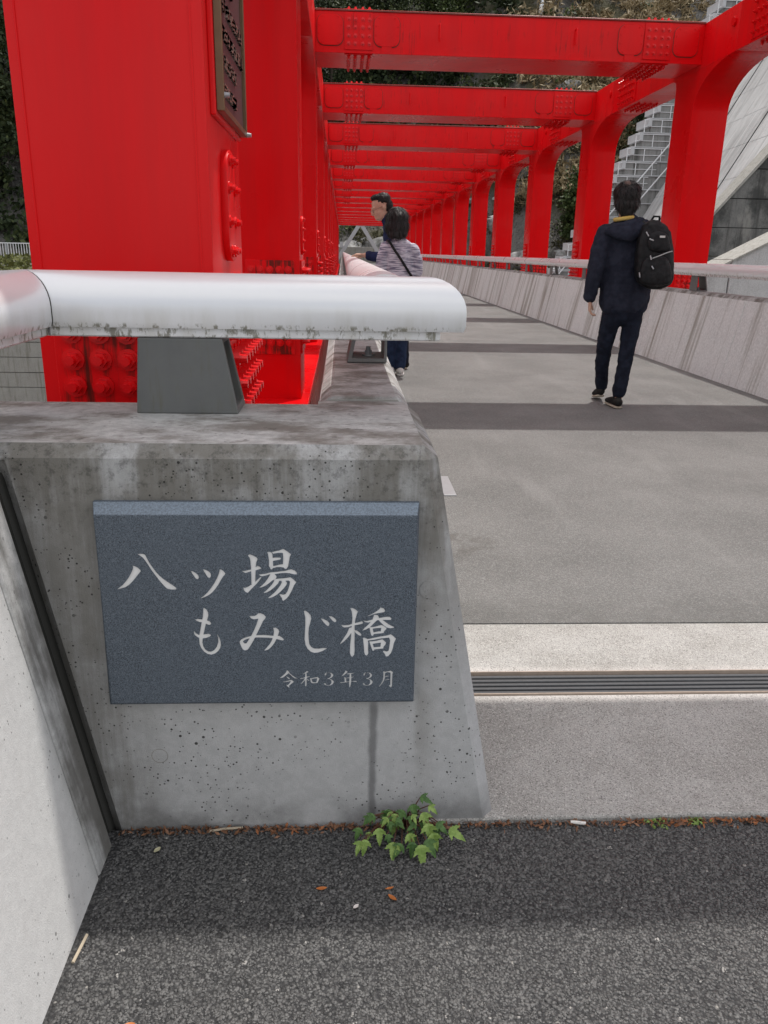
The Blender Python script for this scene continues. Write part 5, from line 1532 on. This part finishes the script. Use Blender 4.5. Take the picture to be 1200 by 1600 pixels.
hr = fuse(m, 'hair', HAIR, pw, 0.006, 0.005, 45, 1, wz=0.35)
strands(hr, 1800, 0.05, (0.1, 0.1, -1))
m = MB(); m.ball(atw(-0.070, -0.018, 0.094), (0.034, 0.042, 0.030), 18, 12)
fuse(m, 'thinning_crown', SCALP, pw, 0.005, 0.003, 60, 1)
# ears peek: already part of the body
# backpack on the right shoulder
bp = thing('backpack', 'black backpack with small pockets slung on the walker right shoulder', 'backpack', (2.41, 6.40, 0.97))
m = MB()
def pack(x0, x1, zb, zt, y0, y1, tilt, n=18):
    """rounded shell, narrower at the top"""
    v = []; f = []
    nz = 12
    for j in range(nz + 1):
        t = j / nz
        e = (1 - abs(2 * t - 1) ** 5) ** 0.4 if 0 < t < 1 else 0.02
        wid = (x1 - x0) / 2 * (1.0 - 0.30 * t ** 2.2) * max(e, 0.30)
        dep = (y1 - y0) / 2 * (1.0 - 0.25 * t ** 2) * max(e, 0.35)
        cx_ = (x0 + x1) / 2 + tilt * (0.5 - t); z = zb + (zt - zb) * t
        for k in range(n):
            a = 2 * math.pi * k / n
            c_, s_ = math.cos(a), math.sin(a)
            v.append((cx_ + wid * math.copysign(abs(c_) ** 0.6, c_), (y0 + y1) / 2 + dep * math.copysign(abs(s_) ** 0.7, s_), z))
    for j in range(nz):
        for k in range(n):
            f.append((j * n + k, j * n + (k + 1) % n, (j + 1) * n + (k + 1) % n, (j + 1) * n + k))
    f.append(tuple(range(n))[::-1]); f.append(tuple(nz * n + k for k in range(n)))
    m.add(v, f)
pack(2.255, 2.565, 0.965, 1.475, 6.30, 6.475, 0.06)
fuse(m, 'pack_body', BLACK, bp, 0.008, 0.006, 12, 2)
m = MB(); pack(2.275, 2.535, 0.99, 1.22, 6.262, 6.36, 0.02)
fuse(m, 'front_pocket', BLACK, bp, 0.007, 0.005, 16, 1)
m = MB(); pack(2.31, 2.50, 1.235, 1.39, 6.285, 6.36, 0.03)
fuse(m, 'upper_pocket', BLACK, bp, 0.007, 0.004, 16, 1)
m = MB(); chain(m, [(2.33, 6.44, 1.44, 0.022, 0.008), (2.31, 6.47, 1.475, 0.022, 0.008), (2.36, 6.53, 1.475, 0.024, 0.008), (2.44, 6.62, 1.44, 0.024, 0.008), (2.43, 6.72, 1.30, 0.024, 0.008), (2.44, 6.70, 1.10, 0.020, 0.008)], n=10)
fuse(m, 'shoulder_strap', BLACK, bp, 0.006, 0, smooth_it=1)
m = MB(); m.tube([(2.36, 6.42, 1.46), (2.375, 6.40, 1.50), (2.42, 6.40, 1.50), (2.43, 6.42, 1.455)], 0.009, 8)
part(m.build('grab_handle', BLACK, None, 60), bp)
ZIP = plain('zip_metal', (0.38, 0.38, 0.38), 0.4, 0.6)
m = MB()
for (x, z, dx_, dz_, y_) in ((2.30, 1.385, 0.018, -0.03, 6.318), (2.318, 1.335, 0.03, -0.012, 6.285), (2.335, 1.215, 0.006, -0.03, 6.268), (2.35, 1.14, 0.012, -0.022, 6.256), (2.272, 1.09, 0.004, -0.035, 6.29)):
    m.tube([(x, y_, z), (x + dx_, y_ - 0.012, z + dz_)], 0.005, 6)
m.tube([(2.35, 6.262, 1.195), (2.40, 6.252, 1.215), (2.46, 6.254, 1.24), (2.50, 6.27, 1.25)], 0.004, 6)
part(m.build('zips', ZIP), bp)
m = MB(); m.box(2.395, 2.435, 6.276, 6.282, 1.345, 1.360)
part(m.build('small_white_patch', WHITE_SHOE), bp)

# ---------------------------------------------------------------- woman
pf = thing('person', 'person in grey lilac knit top with dark bobbed hair at the rail', 'person', (0.60, 8.2, 0))
m = MB()
ath, *_ = head(m, (0.530, 8.19, 1.475), (-0.10, 1, -0.22), h=0.222)
chain(m, [(0.535, 8.17, 1.40, 0.045), (0.545, 8.17, 1.28, 0.05)])
chain(m, [(0.555, 8.19, 1.26, 0.12, 0.075), (0.56, 8.20, 1.05, 0.11, 0.08), (0.57, 8.20, 0.85, 0.13, 0.095)])
chain(m, [(0.41, 8.19, 1.24, 0.042), (0.372, 8.17, 1.06, 0.036), (0.44, 8.38, 1.00, 0.026)])
hand(m, (0.45, 8.41, 1.00), (0.35, 0.9, 0.1), (0.3, 0, -1), 1, 0.150, 0.3)
chain(m, [(0.70, 8.19, 1.24, 0.042), (0.742, 8.17, 1.03, 0.036), (0.70, 8.36, 0.98, 0.026)])
hand(m, (0.69, 8.39, 0.985), (-0.4, 0.9, 0.1), (-0.6, 0, -0.8), 1, 0.150, 0.5)
chain(m, [(0.50, 8.20, 0.82, 0.07), (0.505, 8.20, 0.44, 0.045), (0.50, 8.22, 0.10, 0.032)])
chain(m, [(0.62, 8.20, 0.82, 0.07), (0.600, 8.20, 0.44, 0.045), (0.592, 8.20, 0.10, 0.032)])
fuse(m, 'body', SKIN, pf, 0.0055, smooth_it=1)
m = MB()
chain(m, [(0.565, 8.20, 0.86, 0.165, 0.125), (0.565, 8.20, 0.98, 0.158, 0.12), (0.56, 8.20, 1.10, 0.150, 0.112), (0.555, 8.195, 1.21, 0.155, 0.105), (0.552, 8.185, 1.285, 0.125, 0.08), (0.547, 8.175, 1.325, 0.07, 0.06)])
chain(m, [(0.425, 8.19, 1.245, 0.062), (0.388, 8.18, 1.13, 0.056), (0.370, 8.17, 1.05, 0.052), (0.43, 8.35, 1.005, 0.042)])
chain(m, [(0.680, 8.19, 1.235, 0.062), (0.728, 8.18, 1.13, 0.056), (0.742, 8.17, 1.02, 0.052), (0.70, 8.34, 0.98, 0.042)])
fuse(m, 'knit_top', KNIT, pf, 0.009, 0.009, 11, 2)
m = MB()
chain(m, [(0.565, 8.20, 0.86, 0.15, 0.115), (0.565, 8.20, 0.76, 0.155, 0.115)])
chain(m, [(0.495, 8.20, 0.78, 0.085), (0.50, 8.20, 0.45, 0.062), (0.50, 8.22, 0.10, 0.052)])
chain(m, [(0.632, 8.20, 0.78, 0.085), (0.608, 8.20, 0.45, 0.062), (0.594, 8.20, 0.10, 0.052)])
fuse(m, 'trousers', JEANS_B, pf, 0.009, 0.008, 11, 2)
shoe((0.594, 8.19, 0.09), (0.590, 8.16, 0.033), (0.605, 8.38, 0.033), WHITE_SHOE, WHITE_SHOE, pf)
shoe((0.50, 8.21, 0.09), (0.50, 8.18, 0.033), (0.475, 8.40, 0.033), WHITE_SHOE, WHITE_SHOE, pf)
m = MB()
for c_, r_ in (((0.525, 8.185, 1.520), (0.108, 0.110, 0.098)), ((0.525, 8.165, 1.445), (0.117, 0.100, 0.105)), ((0.528, 8.15, 1.385), (0.102, 0.085, 0.055)), ((0.515, 8.16, 1.590), (0.055, 0.05, 0.026))):
    b0 = MB(); b0.ball(c_, r_, 22, 14); m.add(b0.v, b0.f)
hf = fuse(m, 'hair', HAIR, pf, 0.006, 0.005, 40, 2, wz=0.3)
strands(hf, 2200, 0.07, (0, 0, -1))
sb = thing('shoulder_bag', 'thin black bag strap worn diagonally across the knit top', 'bag', (0.60, 8.06, 0.9))
m = MB()
chain(m, [(0.432, 8.20, 1.312, 0.012, 0.004), (0.447, 8.115, 1.305, 0.012, 0.004), (0.50, 8.075, 1.225, 0.012, 0.004), (0.57, 8.066, 1.13, 0.012, 0.004), (0.645, 8.075, 1.02, 0.012, 0.004), (0.715, 8.13, 0.93, 0.012, 0.004)], ref=(1, 0, 0.6), n=8)
part(m.build('strap', BLACK, None, 60), sb)
m = MB(); pack(0.70, 0.80, 0.74, 0.93, 8.12, 8.34, 0.0)
fuse(m, 'pouch', BLACK, sb, 0.007, 0.003, 12, 1)

# ---------------------------------------------------------------- man leaning on the rail
pm_ = thing('person', 'person in navy top with glasses leaning on the left rail, looking down', 'person', (0.62, 8.75, 0))
m = MB()
face = (-1.0, -0.18, -0.40)
atm, Sm, Um, Fm = head(m, (0.395, 8.74, 1.635), face, h=0.245)
chain(m, [(0.435, 8.75, 1.57, 0.056), (0.50, 8.76, 1.44, 0.062)])
chain(m, [(0.54, 8.76, 1.38, 0.10, 0.17), (0.58, 8.76, 1.15, 0.09, 0.14), (0.62, 8.76, 0.90, 0.10, 0.15)])
chain(m, [(0.52, 8.58, 1.37, 0.05), (0.45, 8.54, 1.13, 0.042), (0.24, 8.63, 1.168, 0.028)])
hand(m, (0.225, 8.635, 1.170), (-1.0, 0.10, 0.02), (-0.1, 0, -1), -1, 0.175, 0.32)
chain(m, [(0.54, 8.94, 1.37, 0.05), (0.46, 8.99, 1.13, 0.042), (0.28, 8.93, 1.165, 0.028)])
hand(m, (0.265, 8.925, 1.168), (-1.0, -0.10, 0.02), (-0.1, 0, -1), 1, 0.175, 0.32)
chain(m, [(0.64, 8.67, 0.88, 0.08), (0.63, 8.66, 0.48, 0.052), (0.66, 8.66, 0.10, 0.038)])
chain(m, [(0.64, 8.86, 0.88, 0.08), (0.63, 8.87, 0.48, 0.052), (0.66, 8.87, 0.10, 0.038)])
fuse(m, 'body', SKIN, pm_, 0.0055, smooth_it=1)
m = MB()
chain(m, [(0.62, 8.76, 0.86, 0.125, 0.180), (0.60, 8.76, 1.00, 0.120, 0.178), (0.57, 8.76, 1.20, 0.125, 0.185), (0.53, 8.76, 1.36, 0.115, 0.170), (0.50, 8.76, 1.44, 0.085, 0.10), (0.472, 8.755, 1.50, 0.070, 0.072), (0.450, 8.752, 1.545, 0.062, 0.064)], ref=(1, 0, 0))
chain(m, [(0.52, 8.60, 1.37, 0.080), (0.475, 8.555, 1.24, 0.068), (0.44, 8.54, 1.14, 0.060), (0.345, 8.585, 1.15, 0.052), (0.275, 8.625, 1.165, 0.044)], ref=(0, 1, 0))
chain(m, [(0.54, 8.92, 1.37, 0.080), (0.49, 8.965, 1.24, 0.068), (0.455, 8.99, 1.14, 0.060), (0.29, 8.93, 1.165, 0.044)], ref=(0, 1, 0))
fuse(m, 'jacket', NAVY_B, pm_, 0.009, 0.010, 10, 2)
m = MB()
chain(m, [(0.63, 8.76, 0.90, 0.12, 0.165), (0.64, 8.76, 0.80, 0.12, 0.165)])
chain(m, [(0.64, 8.67, 0.80, 0.092), (0.63, 8.66, 0.47, 0.070), (0.66, 8.66, 0.10, 0.060)])
chain(m, [(0.64, 8.86, 0.80, 0.092), (0.63, 8.87, 0.47, 0.070), (0.66, 8.87, 0.10, 0.060)])
fuse(m, 'trousers', JEANS, pm_, 0.009, 0.008, 11, 2)
shoe((0.66, 8.66, 0.09), (0.69, 8.66, 0.033), (0.46, 8.64, 0.033), SHOE, SOLE, pm_)
shoe((0.66, 8.87, 0.09), (0.69, 8.87, 0.033), (0.46, 8.89, 0.033), SHOE, SOLE, pm_)
m = MB()
def ellm(p, rf, rs, ru):
    b0 = MB(); b0.ball((0, 0, 0), 1.0, 20, 14)
    m.add([tuple(Vector(p) + Fm * v[0] * rf + Sm * v[1] * rs + Um * v[2] * ru) for v in b0.v], b0.f)
ellm(atm(-0.030, 0, 0.058), 0.092, 0.084, 0.076)
ellm(atm(-0.062, 0, 0.000), 0.058, 0.078, 0.080)
ellm(atm(0.022, 0, 0.104), 0.052, 0.062, 0.030)
hm = fuse(m, 'hair', HAIR, pm_, 0.006, 0.004, 45, 1)
strands(hm, 900, 0.022, (0.5, 0, 0.4))
m = MB()
for s in (-1, 1):
    c0 = [atm(0.096 + 0.004 * math.cos(a), s * (0.034 + 0.024 * math.cos(a)), -0.002 + 0.017 * math.sin(a)) for a in [2 * math.pi * k / 14 for k in range(15)]]
    m.tube(c0, 0.0016, 5)
    m.tube([atm(0.094, s * 0.058, 0.004), atm(0.04, s * 0.076, 0.006), atm(-0.010, s * 0.080, 0.008)], 0.0018, 5)
m.tube([atm(0.101, -0.010, 0.0), atm(0.106, 0, 0.003), atm(0.101, 0.010, 0.0)], 0.0016, 5)
part(m.build('glasses', plain('thin_glasses_metal', (0.10, 0.09, 0.08), 0.35, 0.6), None, 60), pm_)
